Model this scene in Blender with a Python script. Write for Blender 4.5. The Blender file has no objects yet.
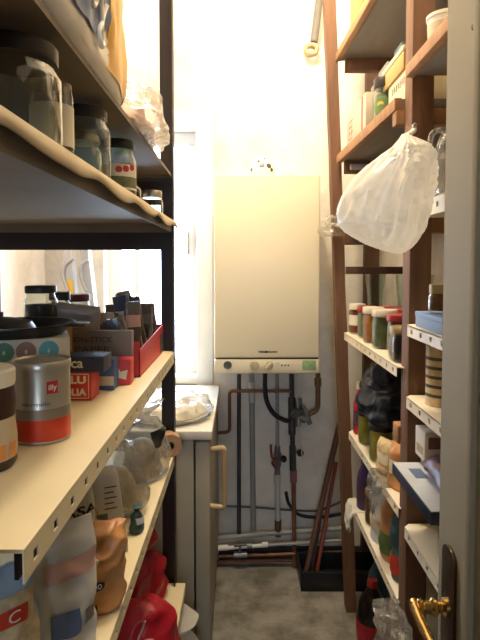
import bpy, bmesh, math, random
from mathutils import Vector, Matrix, noise as mnoise
PI = math.pi
C = bpy.context.scene.collection
random.seed(7)

# ------------------------------------------------------------------ camera
H = 1.40                      # eye height of the phone
FPX = 530.0                   # focal length for a 480x640 picture
PITCH = math.radians(2.5)
HORIZON = 265.0
PPY = HORIZON + FPX * math.tan(PITCH)
cam_d = bpy.data.cameras.new('camera')
cam = bpy.data.objects.new('camera', cam_d)
C.objects.link(cam)
cam.location = (0, 0, H)
cam.rotation_euler = (PI / 2 - PITCH, 0, 0)
cam_d.sensor_fit = 'VERTICAL'
cam_d.sensor_height = 24.0
cam_d.lens = FPX / 640 * 24
cam_d.shift_y = -(320 - PPY) / 640
cam_d.clip_start = 0.02
bpy.context.scene.camera = cam


def at(px, py, Y):
    """A point of the place seen at pixel px, py that stands Y metres into the room."""
    a = (px - 240) / FPX
    b = -(py - PPY) / FPX
    dy = math.cos(PITCH) + b * math.sin(PITCH)
    dz = -math.sin(PITCH) + b * math.cos(PITCH)
    k = Y / dy
    return Vector((a * k, Y, H + dz * k))


# ------------------------------------------------------------------ materials
def lin(h):
    h = h.lstrip('#')
    out = []
    for i in (0, 2, 4):
        c = int(h[i:i + 2], 16) / 255
        out.append(c / 12.92 if c <= .04045 else ((c + .055) / 1.055) ** 2.4)
    return out


def setin(b, names, v):
    for n in names:
        if n in b.inputs:
            b.inputs[n].default_value = v
            return


def pm(name, col, rough=.6, metal=0, var=.08, scale=9, bump=0, bscale=60, stretch=None, trans=0, emit=None, estr=0, coat=0):
    m = bpy.data.materials.new(name)
    m.use_nodes = True
    nt = m.node_tree
    b = nt.nodes['Principled BSDF']
    c = lin(col)
    b.inputs['Roughness'].default_value = rough
    b.inputs['Metallic'].default_value = metal
    if coat:
        setin(b, ['Coat Weight'], coat)
    if trans:
        setin(b, ['Transmission Weight'], trans)
    tc = nt.nodes.new('ShaderNodeTexCoord')
    mp = nt.nodes.new('ShaderNodeMapping')
    nt.links.new(tc.outputs['Object'], mp.inputs['Vector'])
    if stretch:
        mp.inputs['Scale'].default_value = stretch
    nz = nt.nodes.new('ShaderNodeTexNoise')
    nz.inputs['Scale'].default_value = scale
    nz.inputs['Detail'].default_value = 6
    nt.links.new(mp.outputs['Vector'], nz.inputs['Vector'])
    r = nt.nodes.new('ShaderNodeValToRGB')
    r.color_ramp.elements[0].position = .3
    r.color_ramp.elements[1].position = .7
    r.color_ramp.elements[0].color = [max(0, x * (1 - var)) for x in c] + [1]
    r.color_ramp.elements[1].color = [min(1, x * (1 + var)) for x in c] + [1]
    nt.links.new(nz.outputs['Fac'], r.inputs['Fac'])
    nt.links.new(r.outputs['Color'], b.inputs['Base Color'])
    if bump:
        n2 = nt.nodes.new('ShaderNodeTexNoise')
        n2.inputs['Scale'].default_value = bscale
        n2.inputs['Detail'].default_value = 4
        nt.links.new(mp.outputs['Vector'], n2.inputs['Vector'])
        bp = nt.nodes.new('ShaderNodeBump')
        bp.inputs['Strength'].default_value = bump
        bp.inputs['Distance'].default_value = .01
        nt.links.new(n2.outputs['Fac'], bp.inputs['Height'])
        nt.links.new(bp.outputs['Normal'], b.inputs['Normal'])
    if emit:
        setin(b, ['Emission Color'], lin(emit) + [1])
        setin(b, ['Emission Strength'], estr)
    return m


def stained(name, col, stain, rough=.8, scale=2.2, lo=.5, hi=.75, bump=.15, fine=.06):
    """Painted plaster or concrete with blotches of dirt."""
    m = pm(name, col, rough, var=fine, scale=14, bump=bump, bscale=45)
    nt = m.node_tree
    b = nt.nodes['Principled BSDF']
    src = b.inputs['Base Color'].links[0].from_socket
    tc = nt.nodes.new('ShaderNodeTexCoord')
    nz = nt.nodes.new('ShaderNodeTexNoise')
    nz.inputs['Scale'].default_value = scale
    nz.inputs['Detail'].default_value = 8
    nz.inputs['Roughness'].default_value = .65
    nt.links.new(tc.outputs['Object'], nz.inputs['Vector'])
    mr = nt.nodes.new('ShaderNodeMapRange')
    mr.inputs['From Min'].default_value = lo
    mr.inputs['From Max'].default_value = hi
    nt.links.new(nz.outputs['Fac'], mr.inputs['Value'])
    mx = nt.nodes.new('ShaderNodeMixRGB')
    mx.inputs['Color2'].default_value = lin(stain) + [1]
    nt.links.new(mr.outputs['Result'], mx.inputs['Fac'])
    nt.links.new(src, mx.inputs['Color1'])
    nt.links.new(mx.outputs['Color'], b.inputs['Base Color'])
    return m


def glass(name, tint='#eef4ef', edge=.45, body=0.0, bodycol='#cccccc', bump=0, rough=.03, bscale=30):
    """Thin clear wall: see-through face on, reflecting and denser at grazing angles."""
    m = bpy.data.materials.new(name)
    m.use_nodes = True
    nt = m.node_tree
    for n in list(nt.nodes):
        if n.type != 'OUTPUT_MATERIAL':
            nt.nodes.remove(n)
    out = [n for n in nt.nodes if n.type == 'OUTPUT_MATERIAL'][0]
    tr = nt.nodes.new('ShaderNodeBsdfTransparent')
    tr.inputs['Color'].default_value = lin(tint) + [1]
    gl = nt.nodes.new('ShaderNodeBsdfGlossy')
    gl.inputs['Roughness'].default_value = rough
    gl.inputs['Color'].default_value = (.9, .9, .9, 1)
    lw = nt.nodes.new('ShaderNodeLayerWeight')
    lw.inputs['Blend'].default_value = edge
    mul = nt.nodes.new('ShaderNodeMath')
    mul.operation = 'MULTIPLY_ADD'
    mul.inputs[1].default_value = .75
    mul.inputs[2].default_value = .04
    nt.links.new(lw.outputs['Facing'], mul.inputs[0])
    pw = nt.nodes.new('ShaderNodeMath')
    pw.operation = 'POWER'
    pw.inputs[1].default_value = 1.6
    nt.links.new(mul.outputs[0], pw.inputs[0])
    mx = nt.nodes.new('ShaderNodeMixShader')
    nt.links.new(pw.outputs[0], mx.inputs['Fac'])
    nt.links.new(tr.outputs[0], mx.inputs[1])
    nt.links.new(gl.outputs[0], mx.inputs[2])
    last = mx
    if body:
        df = nt.nodes.new('ShaderNodeBsdfDiffuse')
        df.inputs['Color'].default_value = lin(bodycol) + [1]
        tl = nt.nodes.new('ShaderNodeBsdfTranslucent')
        tl.inputs['Color'].default_value = lin(bodycol) + [1]
        a = nt.nodes.new('ShaderNodeMixShader')
        nt.links.new(df.outputs[0], a.inputs[1])
        nt.links.new(tl.outputs[0], a.inputs[2])
        m2 = nt.nodes.new('ShaderNodeMixShader')
        m2.inputs['Fac'].default_value = body
        nt.links.new(mx.outputs[0], m2.inputs[1])
        nt.links.new(a.outputs[0], m2.inputs[2])
        last = m2
    if bump:
        tc = nt.nodes.new('ShaderNodeTexCoord')
        nz = nt.nodes.new('ShaderNodeTexNoise')
        nz.inputs['Scale'].default_value = bscale
        nz.inputs['Detail'].default_value = 3
        nt.links.new(tc.outputs['Object'], nz.inputs['Vector'])
        bp = nt.nodes.new('ShaderNodeBump')
        bp.inputs['Strength'].default_value = bump
        bp.inputs['Distance'].default_value = .02
        nt.links.new(nz.outputs['Fac'], bp.inputs['Height'])
        nt.links.new(bp.outputs['Normal'], gl.inputs['Normal'])
        nt.links.new(bp.outputs['Normal'], lw.inputs['Normal'])
    nt.links.new(last.outputs[0], out.inputs['Surface'])
    return m


M = dict(
    wall=stained('wall_paint', '#ebe6dd', '#b3aca6', lo=.5, hi=.8, scale=2.4),
    wall_side=stained('side_wall_paint', '#f1e8e1', '#c9beb2', lo=.55, hi=.9, scale=1.6),
    wall_low=stained('wall_lower_paint', '#bcbac0', '#87868c', lo=.5, hi=.72, scale=3.2),
    ceil=pm('ceiling_paint', '#f0ece2', .9, var=.02),
    floor=stained('concrete_floor', '#96928a', '#58534a', lo=.42, hi=.68, scale=6, bump=.3, fine=.15),
    white=pm('white_paint', '#eeebe4', .45, var=.02),
    white_frame=pm('window_white', '#f0efec', .35, var=.02),
    boiler=pm('boiler_enamel', '#ece2c6', .38, var=.015, scale=3),
    boiler2=pm('boiler_panel', '#e3d9bf', .4, var=.015),
    dark=pm('dark_gap', '#1c1a18', .8),
    logo=pm('logo_brown', '#3c352c', .6),
    knob=pm('knob_cream', '#c3b798', .4),
    dial=pm('dial_grey', '#55544f', .35),
    green=pm('green_sticker', '#8fb07a', .6, var=.25, scale=60),
    iron=pm('angle_iron_brown', '#2c2120', .5, metal=.2, var=.15),
    shelf_cream=pm('shelf_cream', '#e9dcbb', .5, var=.05, scale=5, bump=.03),
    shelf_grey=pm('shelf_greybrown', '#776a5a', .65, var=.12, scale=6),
    paper=pm('liner_paper', '#bba88a', .85, var=.10, scale=7, bump=.15, bscale=14),
    wood=pm('raw_wood', '#a0764f', .7, var=.22, scale=6, stretch=(6, 6, .7), bump=.15, bscale=20),
    wood_dark=pm('stained_wood', '#543a2b', .65, var=.22, scale=6, stretch=(6, 6, .7), bump=.15, bscale=20),
    wood_post=pm('post_wood', '#725039', .65, var=.22, scale=6, stretch=(6, 6, .7), bump=.15, bscale=20),
    board=pm('board_greybrown', '#857c72', .8, var=.12, scale=5, stretch=(6, 1, 6)),
    board_edge=pm('board_edge', '#ab8259', .75, var=.15, scale=6, stretch=(6, 1, 6)),
    shelf_white=pm('shelf_white', '#efe6d2', .45, var=.03),
    fridge=pm('fridge_beige', '#a29a88', .5, var=.03),
    fridge_top=pm('fridge_top', '#ddd6c8', .5, var=.03),
    fridge_handle=pm('fridge_handle', '#b59b70', .4, var=.05),
    door=pm('door_paint', '#7a705a', .8, var=.04, scale=4, bump=.05, bscale=12),
    brass=pm('brass', '#b48f4e', .25, metal=1, var=.1),
    bronze=pm('dark_brass', '#4a3a28', .35, metal=.8, var=.2),
    glass=glass('jar_glass'),
    glass_green=glass('green_glass', '#b9c8a8'),
    pane=glass('window_glass', '#fbfdff', edge=.2),
    film=glass('clear_film', '#f4f4f2', edge=.55, body=.22, bodycol='#e8e4da', bump=.9, rough=.12, bscale=28),
    film_grey=glass('grey_film', '#e6e4e0', edge=.5, body=.13, bodycol='#cfccc6', bump=.9, rough=.1, bscale=28),
    film_blue=glass('blue_film', '#c4d8ea', edge=.5, body=.4, bodycol='#a9c3da', bump=.8, rough=.2, bscale=28),
    bagwhite=glass('white_bag_film', '#ffffff', edge=.35, body=.82, bodycol='#f8f6f0', bump=.35, rough=.25, bscale=18),
    copper=pm('copper_pipe', '#8a5f48', .5, metal=.5, var=.2, scale=20),
    steel=pm('dull_steel', '#8b8c90', .4, metal=.7, var=.1),
    pipegrey=pm('pipe_grey', '#9d9d9c', .6, var=.12, scale=15),
    pipewhite=pm('pipe_white', '#c9c7c1', .5, var=.08),
    pipedark=pm('pipe_dark', '#4c484a', .5, metal=.3, var=.15),
    rubber=pm('black_rubber', '#242428', .55),
    redlever=pm('red_lever', '#8d3a3a', .45),
    pinkfit=pm('pink_fitting', '#94606a', .5),
    brassdull=pm('dull_brass', '#7c634a', .45, metal=.6, var=.2),
    blackplastic=pm('black_plastic', '#17171a', .35, var=.1),
    stick=pm('stick_wood', '#5d4136', .6, var=.2, stretch=(8, 8, .6)),
    stickred=pm('stick_red', '#8a4433', .55, var=.15, stretch=(8, 8, .6)),
    alu=pm('ladder_alu', '#c3c4c8', .35, metal=.6),
    yellow=pm('yellow_label', '#d9b34a', .6),
    can=pm('can_steel', '#b9b3a6', .32, metal=.55, var=.05, stretch=(1, 1, .1)),
    canred=pm('can_red', '#c9402c', .35, metal=.15, var=.06),
    canmid=pm('can_midgrey', '#8d8980', .4, metal=.5, var=.05),
    red=pm('print_red', '#b92a30', .5, var=.05),
    redbright=pm('carton_red', '#c4343c', .5, var=.05),
    navy=pm('print_navy', '#232d4c', .5, var=.05),
    blue=pm('carton_blue', '#40618f', .5, var=.08),
    cartonwhite=pm('carton_white', '#c8bda6', .6, var=.03),
    cartongrey=pm('carton_grey', '#837d79', .65, var=.06),
    card=pm('cardboard', '#a9835a', .8, var=.1),
    ink=pm('ink_black', '#22211f', .6),
    inkgrey=pm('ink_grey', '#55514c', .7),
    teal=pm('dot_teal', '#4f9aa6', .6),
    brown=pm('dot_brown', '#8d6a58', .6),
    dotgreen=pm('dot_green', '#517a62', .6),
    nut=pm('chocolate', '#3a2115', .35, var=.1),
    bluepack=pm('pack_paleblue', '#93abc0', .4, var=.15, scale=14, bump=.2, bscale=20),
    oldlabel=pm('old_label', '#c4b394', .6, var=.06),
    cream=pm('cream_label', '#e4dcc9', .6, var=.04),
    orange_print=pm('orange_print', '#d08a4a', .6, var=.25, scale=25),
    lidblack=pm('lid_black', '#2b2626', .4, metal=.3),
    lidred=pm('lid_red', '#9c2226', .3, var=.05, coat=.3),
    lidwhite=pm('lid_white', '#d8d2c2', .4, var=.04),
    lidgold=pm('lid_gold', '#a2916a', .35, metal=.5),
    lidsilver=pm('lid_silver', '#a9a69c', .3, metal=.8),
    lidmaroon=pm('lid_maroon', '#5e2230', .4),
    coffee=pm('dark_contents', '#241b18', .7, var=.2, scale=60),
    tomato=pm('tomato', '#8c3a20', .5, var=.25, scale=40),
    pickle=pm('pickle', '#5d6440', .5, var=.35, scale=35),
    apricot=pm('apricot', '#a9672f', .5, var=.25, scale=40),
    plum=pm('plum', '#2d2020', .4, var=.3, scale=40),
    herb=pm('herb', '#6b7350', .6, var=.35, scale=50),
    sachet=pm('sachet_dark', '#665d59', .25, var=.3, scale=18),
    sachet2=pm('sachet_olive', '#94877a', .3, var=.25, scale=18),
    sachet3=pm('sachet_blue', '#50566e', .25, var=.25, scale=18),
    bagprint=pm('pack_white', '#dcd6cc', .4, var=.06, scale=14, bump=.15, bscale=18),
    bagyellow=pm('pack_yellow', '#d9a94a', .45, var=.15, scale=12, bump=.12, bscale=18),
    bagpink=pm('pack_pink', '#c49a8c', .5, var=.12, scale=16),
    bagorange=pm('pack_orange', '#c28a56', .4, var=.28, scale=22, bump=.25, bscale=25),
    flour=pm('paper_white', '#cfcac0', .7, var=.06, scale=10, bump=.2, bscale=16),
    printblue=pm('print_blue', '#5c6c92', .5, var=.1),
    bottlegreen=pm('pack_bluegreen', '#31505a', .35, var=.3, scale=40),
    pasta=pm('pasta', '#c9b48c', .7, var=.25, scale=60),
    kraft=pm('kraft_tape', '#b08a68', .6, var=.06),
    redbag=pm('red_bag', '#a81828', .35, var=.18, scale=8, bump=.6, bscale=22),
    greybag=pm('dark_bag', '#1c2230', .28, var=.3, scale=10, bump=.9, bscale=26),
    food=pm('wrapped_food', '#e2d6bd', .6, var=.2, scale=22),
    greenyellow=pm('yellow_green', '#a89a3e', .4, var=.3, scale=26),
    tin=pm('tin_olive', '#93864f', .45, var=.1),
    gamebox=pm('game_box', '#85847c', .6, var=.08),
    gameblue=pm('game_blue', '#5f7a86', .5, var=.1),
    ivory=pm('ivory_edge', '#e6d9b4', .6, var=.04),
    ochre=pm('ochre_box', '#c6a160', .6, var=.08),
    labelgreen=pm('label_green', '#5f7d4a', .5, var=.2, scale=30),
    silver=pm('silver_print', '#d3dae6', .22, metal=.1, var=.15, scale=6),
    silverdark=pm('silver_side', '#2a3346', .35, metal=.2, var=.2),
    purple=pm('purple_pack', '#51354c', .4, var=.3, scale=14),
    violet=pm('violet_bottle', '#4a3560', .35, var=.2, scale=14),
    amber=pm('amber', '#7a4b28', .35, var=.3, scale=30),
    cola=pm('cola', '#150c0a', .12, var=.1),
    rope=pm('rope_beige', '#c4b08c', .8, var=.15, scale=40),
    hose=pm('hose_grey', '#77736d', .6),
    ceramic=pm('ceramic_white', '#f4f0e4', .25, var=.01),
    bluebox=pm('blue_box', '#7f9ac6', .5, var=.05),
    plinth=pm('plinth_dark', '#3b3836', .8, var=.2),
    hall=pm('hall_wall', '#d8cfc2', .9),
)


# ------------------------------------------------------------------ mesh helpers
class B:
    def __init__(s):
        s.bm = bmesh.new()

    def _merge(s, t, mi, mat=None):
        if mat is not None:
            bmesh.ops.transform(t, matrix=mat, verts=t.verts)
        vm = {}
        for v in t.verts:
            vm[v] = s.bm.verts.new(v.co)
        for f in t.faces:
            try:
                nf = s.bm.faces.new([vm[v] for v in f.verts])
                nf.material_index = mi
            except ValueError:
                pass
        t.free()

    def box(s, x0, x1, y0, y1, z0, z1, bev=0, mi=0, seg=2, mat=None):
        t = bmesh.new()
        v = [t.verts.new((x, y, z)) for x in (x0, x1) for y in (y0, y1) for z in (z0, z1)]
        for q in ((0, 1, 3, 2), (4, 6, 7, 5), (0, 4, 5, 1), (2, 3, 7, 6), (0, 2, 6, 4), (1, 5, 7, 3)):
            t.faces.new([v[i] for i in q])
        if bev:
            bmesh.ops.bevel(t, geom=t.edges[:], offset=bev, segments=seg, profile=.5, affect='EDGES')
        bmesh.ops.recalc_face_normals(t, faces=t.faces)
        s._merge(t, mi, mat)
        return s

    def prism(s, pts, h0, h1, mi=0, mat=None, bev=0):
        """Outline pts in XY pushed from z = h0 to h1."""
        t = bmesh.new()
        a = [t.verts.new((x, y, h0)) for x, y in pts]
        b = [t.verts.new((x, y, h1)) for x, y in pts]
        n = len(pts)
        t.faces.new(a[::-1])
        t.faces.new(b)
        for i in range(n):
            t.faces.new((a[i], a[(i + 1) % n], b[(i + 1) % n], b[i]))
        if bev:
            bmesh.ops.bevel(t, geom=t.edges[:], offset=bev, segments=2, profile=.5, affect='EDGES')
        bmesh.ops.recalc_face_normals(t, faces=t.faces)
        s._merge(t, mi, mat)
        return s

    def lathe(s, prof, seg=32, mi=0, c=(0, 0, 0), mat=None, squash=None, caps=True):
        t = bmesh.new()
        rings = []
        for r, z in prof:
            if r < 1e-6:
                rings.append([t.verts.new((0, 0, z))])
            else:
                ring = []
                for k in range(seg):
                    a = 2 * PI * k / seg
                    x, y = r * math.cos(a), r * math.sin(a)
                    if squash:
                        n = squash
                        q = (abs(math.cos(a)) ** n + abs(math.sin(a)) ** n) ** (-1 / n)
                        x, y = x * q, y * q
                    ring.append(t.verts.new((x, y, z)))
                rings.append(ring)
        for a, b in zip(rings[:-1], rings[1:]):
            for k in range(seg):
                k2 = (k + 1) % seg
                if len(a) == 1 and len(b) == 1:
                    continue
                if len(a) == 1:
                    t.faces.new((a[0], b[k], b[k2]))
                elif len(b) == 1:
                    t.faces.new((a[k], a[k2], b[0]))
                else:
                    t.faces.new((a[k], a[k2], b[k2], b[k]))
        if caps:
            for ring in (rings[0], rings[-1]):
                if len(ring) > 1:
                    t.faces.new(ring)
        bmesh.ops.recalc_face_normals(t, faces=t.faces)
        mm = Matrix.Translation(c)
        if mat is not None:
            mm = mm @ mat
        s._merge(t, mi, mm)
        return s

    def tube(s, path, r, seg=12, mi=0, caps=True):
        pts = [Vector(p) for p in path]
        t = bmesh.new()
        rings = []
        prev = None
        for i, p in enumerate(pts):
            d = (pts[min(i + 1, len(pts) - 1)] - pts[max(i - 1, 0)])
            d.normalize()
            if prev is None:
                u = d.orthogonal().normalized()
            else:
                u = prev - d * prev.dot(d)
                if u.length < 1e-6:
                    u = d.orthogonal()
                u.normalize()
            prev = u
            w = d.cross(u)
            rr = r[i] if isinstance(r, (list, tuple)) else r
            rings.append([t.verts.new(p + (u * math.cos(2 * PI * k / seg) + w * math.sin(2 * PI * k / seg)) * rr) for k in range(seg)])
        for a, b in zip(rings[:-1], rings[1:]):
            for k in range(seg):
                t.faces.new((a[k], a[(k + 1) % seg], b[(k + 1) % seg], b[k]))
        if caps:
            t.faces.new(rings[0][::-1])
            t.faces.new(rings[-1])
        bmesh.ops.recalc_face_normals(t, faces=t.faces)
        s._merge(t, mi)
        return s

    def bar(s, p, q, wx, wy, mi=0):
        """A square-cut bar from p to q, wx by wy."""
        p, q = Vector(p), Vector(q)
        d = (q - p)
        L = d.length
        d.normalize()
        u = Vector((1, 0, 0)) - d * d.x
        if u.length < .1:
            u = Vector((0, 1, 0)) - d * d.y
        u.normalize()
        w = d.cross(u)
        m = Matrix((u, w, d)).transposed().to_4x4()
        m.translation = p
        return s.box(-wx / 2, wx / 2, -wy / 2, wy / 2, 0, L, .0015, mi, 1, m)

    def grid(s, f, nu, nv, cu=False, mi=0, cap0=False, cap1=False):
        t = bmesh.new()
        R = [[t.verts.new(f(i / (nu if cu else nu - 1), j / (nv - 1))) for i in range(nu)] for j in range(nv)]
        for j in range(nv - 1):
            for i in range(nu if cu else nu - 1):
                i2 = (i + 1) % nu
                t.faces.new((R[j][i], R[j][i2], R[j + 1][i2], R[j + 1][i]))
        for ok, ring in ((cap0, R[0]), (cap1, R[-1])):
            if ok:
                c = sum((v.co for v in ring), Vector()) / len(ring)
                cv = t.verts.new(c)
                for i in range(nu):
                    t.faces.new((ring[i], ring[(i + 1) % nu], cv))
        bmesh.ops.recalc_face_normals(t, faces=t.faces)
        s._merge(t, mi)
        return s

    def build(s, name, mats, parent=None, loc=None, rot=None, angle=38):
        if not isinstance(mats, (list, tuple)):
            mats = [mats]
        me = bpy.data.meshes.new(name)
        s.bm.to_mesh(me)
        s.bm.free()
        for m in mats:
            me.materials.append(m)
        me.polygons.foreach_set('use_smooth', [True] * len(me.polygons))
        me.set_sharp_from_angle(angle=math.radians(angle))
        o = bpy.data.objects.new(name, me)
        C.objects.link(o)
        if parent:
            o.parent = parent
        if loc is not None:
            o.location = loc
        if rot is not None:
            o.rotation_euler = rot
        return o


def T(name, label, cat, loc=(0, 0, 0), rz=0, group=None, rot=None):
    o = bpy.data.objects.new(name, None)
    C.objects.link(o)
    o.empty_display_size = .05
    o.location = loc
    o.rotation_euler = rot if rot else (0, 0, rz)
    return tag(o, label, cat, group)


def tag(o, label, cat, group=None):
    o['label'] = label
    o['category'] = cat
    if group:
        o['group'] = group
    return o


def struct(o):
    o['kind'] = 'structure'
    return o


def bend(pts, r=.02, n=6):
    """A polyline with its corners rounded."""
    pts = [Vector(p) for p in pts]
    out = [pts[0]]
    for a, b, c in zip(pts[:-2], pts[1:-1], pts[2:]):
        k = min(r, (a - b).length * .45, (c - b).length * .45)
        p, q = b + (a - b).normalized() * k, b + (c - b).normalized() * k
        for i in range(n + 1):
            t = i / n
            out.append(p * (1 - t) ** 2 + b * 2 * t * (1 - t) + q * t * t)
    out.append(pts[-1])
    return out


def spline(pts, n=8):
    pts = [Vector(p) for p in pts]
    P = [pts[0]] + pts + [pts[-1]]
    out = []
    for i in range(1, len(P) - 2):
        a, b, c, d = P[i - 1:i + 3]
        for k in range(n):
            t = k / n
            out.append(.5 * ((2 * b) + (c - a) * t + (2 * a - 5 * b + 4 * c - d) * t * t + (3 * b - a - 3 * c + d) * t ** 3))
    out.append(pts[-1])
    return out


def text(s, size, f, mat, parent, name='lettering', width=None, ext=.0004, bold=0.0, shear=0.0):
    """Letters laid out in a plane; f turns their x, y (and height h) into a place on the thing."""
    cu = bpy.data.curves.new('letters', 'FONT')
    cu.body = s
    cu.size = size
    cu.align_x = 'CENTER'
    cu.align_y = 'CENTER'
    cu.extrude = ext
    cu.offset = bold
    cu.shear = shear
    cu.resolution_u = 3
    ob = bpy.data.objects.new('letters', cu)
    me = bpy.data.meshes.new_from_object(ob)
    bpy.data.objects.remove(ob)
    bpy.data.curves.remove(cu)
    bm = bmesh.new()
    bm.from_mesh(me)
    bpy.data.meshes.remove(me)
    xs = [v.co.x for v in bm.verts]
    k = 1
    if width and xs:
        k = width / (max(xs) - min(xs))
    for v in bm.verts:
        v.co = f(v.co.x * k, v.co.y, v.co.z + ext)
    bmesh.ops.recalc_face_normals(bm, faces=bm.faces)
    b = B()
    b.bm.free()
    b.bm = bm
    return b.build(name, mat, parent)


def on_front(cx, y, cz):          # letters on a face that looks towards -Y
    return lambda x, z, h: Vector((cx + x, y - h, cz + z))


def on_side(x0, cy, cz):          # letters on a face that looks towards +X
    return lambda x, z, h: Vector((x0 + h, cy + x, cz + z))


def on_round(r, cz, ang):         # letters round a can, centred on direction ang
    def f(x, z, h):
        a = ang + x / r
        return Vector(((r + h) * math.cos(a), (r + h) * math.sin(a), cz + z))
    return f


def fbm(p, o=3):
    v, a = 0, 1
    for _ in range(o):
        v += a * mnoise.noise(p)
        p = p * 2.1 + Vector((3.1, 7.7, 1.3))
        a *= .5
    return v


class Pouch:
    """A soft bag: S(theta, v) is its skin, front towards local -Y, standing on z = 0."""
    def __init__(s, w, d, h, kind='seam', n=3.0, amp=.008, freq=1.0, seed=0, crease=.5):
        s.w, s.d, s.h, s.kind, s.n, s.amp, s.freq, s.seed, s.crease = w, d, h, kind, n, amp, freq, seed, crease

    def ab(s, v):
        w, d = s.w / 2, s.d / 2
        if s.kind == 'seam':
            q = min(1, v / .07)
            low = .86 + .14 * math.sqrt(max(0, 1 - (1 - q) ** 2))
            return w * low * (1 - .07 * v * v), d * low * math.sqrt(max(0, 1 - v ** 2.6)) + .0025
        if s.kind == 'gather':
            q = min(1, v / .1)
            low = .8 + .2 * math.sqrt(max(0, 1 - (1 - q) ** 2))
            if v < .8:
                t = v / .8
                k = math.sqrt(max(.05, 1 - t ** 3.2))
                k = k * .82 + .18
            else:
                t = (v - .8) / .2
                k = .40 - .12 * math.sin(min(1, t * 2) * PI) + .35 * t * t
                k = max(k, .24)
            return w * low * k, d * low * k
        if s.kind == 'lump':
            k = math.sqrt(max(0.0, 1 - v ** 2.0))
            q = min(1, v / .12)
            low = .86 + .14 * q
            return w * low * k + .002, d * low * k + .002
        return w, d

    def S(s, th, v):
        a, b = s.ab(v)
        c, si = math.cos(th), math.sin(th)
        e = 2 / s.n
        x = a * math.copysign(abs(c) ** e, c)
        y = b * math.copysign(abs(si) ** e, si)
        z = s.h * v
        p = Vector((x, y, z)) * (9 * s.freq) + Vector((s.seed * 5.3, s.seed * 2.1, s.seed * 9.7))
        n1 = fbm(p)
        n2 = 1 - 2 * abs(mnoise.noise(p * 1.9 + Vector((11, 4, 9))))
        k = (n1 * (1 - s.crease) + n2 * s.crease * .8) * s.amp * min(1, v * 6 + .15)
        dr = Vector((x / max(s.w, .01), y / max(s.d, .01) * 1.3, 0))
        if dr.length > 1e-6:
            dr.normalize()
        q = Vector((x, y, z)) + dr * k
        if v > .5:
            q.z += k * .6
        return q

    def front(s, x, z):
        v = min(.985, max(.01, z / s.h))
        a, b = s.ab(v)
        c = max(-.98, min(.98, x / a))
        c = math.copysign(abs(c) ** (s.n / 2), c)
        return s.S(-math.acos(c), v)

    def mesh(s, name, mat, parent, nu=64, nv=36):
        g = B()
        g.grid(lambda u, v: s.S(2 * PI * u, v), nu, nv, True, 0, True, True)
        return g.build(name, mat, parent, angle=70)

    def patch(s, name, x0, x1, z0, z1, mat, parent, off=.0022, nx=14, nz=14, round_=0):
        g = B()
        def f(u, v):
            x, z = x0 + (x1 - x0) * u, z0 + (z1 - z0) * v
            if round_:
                # ellipse-like outline
                uu, vv = u * 2 - 1, v * 2 - 1
                cx, cz = (x0 + x1) / 2, (z0 + z1) / 2
                x = cx + (x1 - x0) / 2 * uu * math.sqrt(max(0, 1 - vv * vv / 2))
                z = cz + (z1 - z0) / 2 * vv * math.sqrt(max(0, 1 - uu * uu / 2))
            q = s.front(x, z)
            return Vector((q.x, q.y - off, q.z))
        g.grid(f, nx, nz)
        return g.build(name, mat, parent, angle=70)

    def write(s, txt, size, cx, cz, mat, parent, name='lettering', width=None, off=.0032, bold=0, shear=0):
        def f(x, y, h):
            q = s.front(cx + x, cz + y)
            return Vector((q.x, q.y - off - h, q.z))
        return text(txt, size, f, mat, parent, name, width, .0003, bold, shear)


def jar(name, label, loc, r, h, lid, contents=None, fill=.7, lab=None, group=None, g='glass', neck=.82, lidh=.016, cat='jar', facets=None, rz=0, lab_rng=(.2, .62), shoulder=.8):
    t = T(name, label, cat, loc, rz, group)
    top = h - lidh if lid else h
    prof = [(r * .82, 0), (r * .97, .004), (r, .012), (r, top * shoulder * .95), (r * .97, top * shoulder), (r * neck, top * min(.97, shoulder + .12)), (r * neck, top)]
    b = B().lathe(prof, 28, squash=facets, caps=False)
    b.lathe([(0, .001), (r * .82, 0)], 28, squash=facets, caps=False)
    b.build('glass_body', M[g], t)
    if contents:
        k = .93
        ft = top * fill
        pr = [(0, .006), (r * .9 * k, .006), (r * k, .016)]
        if fill <= shoulder * .95:
            pr += [(r * k, ft), (0, ft)]
        else:
            pr += [(r * k, top * shoulder * .94), (r * neck * k, top * min(.97, shoulder + .12)), (r * neck * k, ft), (0, ft)]
        B().lathe(pr, 28, squash=facets).build('contents', M[contents], t)
    if lab:
        z0, z1 = top * lab_rng[0], top * lab_rng[1]
        B().lathe([(r * 1.008, z0), (r * 1.008, z1)], 28, squash=facets, caps=False).build('paper_label', M[lab], t)
    if lid:
        rl = r * neck * 1.1
        B().lathe([(rl, top - .004), (rl * 1.02, top), (rl * 1.02, h - .003), (rl * .96, h), (rl * .5, h - .001), (0, h - .001)], 28).build('lid', M[lid], t)
    return t


def carton(name, label, loc, w, d, h, mat, rz=0, cat='box', group=None, rot=None, parts=True, bev=.0018):
    """Closed carton standing on its base, front towards local -Y; returns the thing."""
    t = T(name, label, cat, loc, rz, group, rot)
    B().box(-w / 2, w / 2, -d / 2, d / 2, 0, h, bev).build('carton_body', M[mat], t)
    return t


def slotted(b, x, t, y0, y1, z0, z1, pitch=.055, mi=0):
    """A folded shelf lip pierced by a row of slots."""
    zc = (z0 + z1) / 2
    hh, hw = .0055, .0065
    b.box(x - t, x, y0, y1, zc + hh, z1, 0, mi)
    b.box(x - t, x, y0, y1, z0, zc - hh, 0, mi)
    n = max(1, int((y1 - y0) / pitch))
    p = (y1 - y0) / n
    edge = y0
    for i in range(n):
        c = y0 + (i + .5) * p
        b.box(x - t, x, edge, c - hw, zc - hh, zc + hh, 0, mi)
        edge = c + hw
    b.box(x - t, x, edge, y1, zc - hh, zc + hh, 0, mi)

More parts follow.
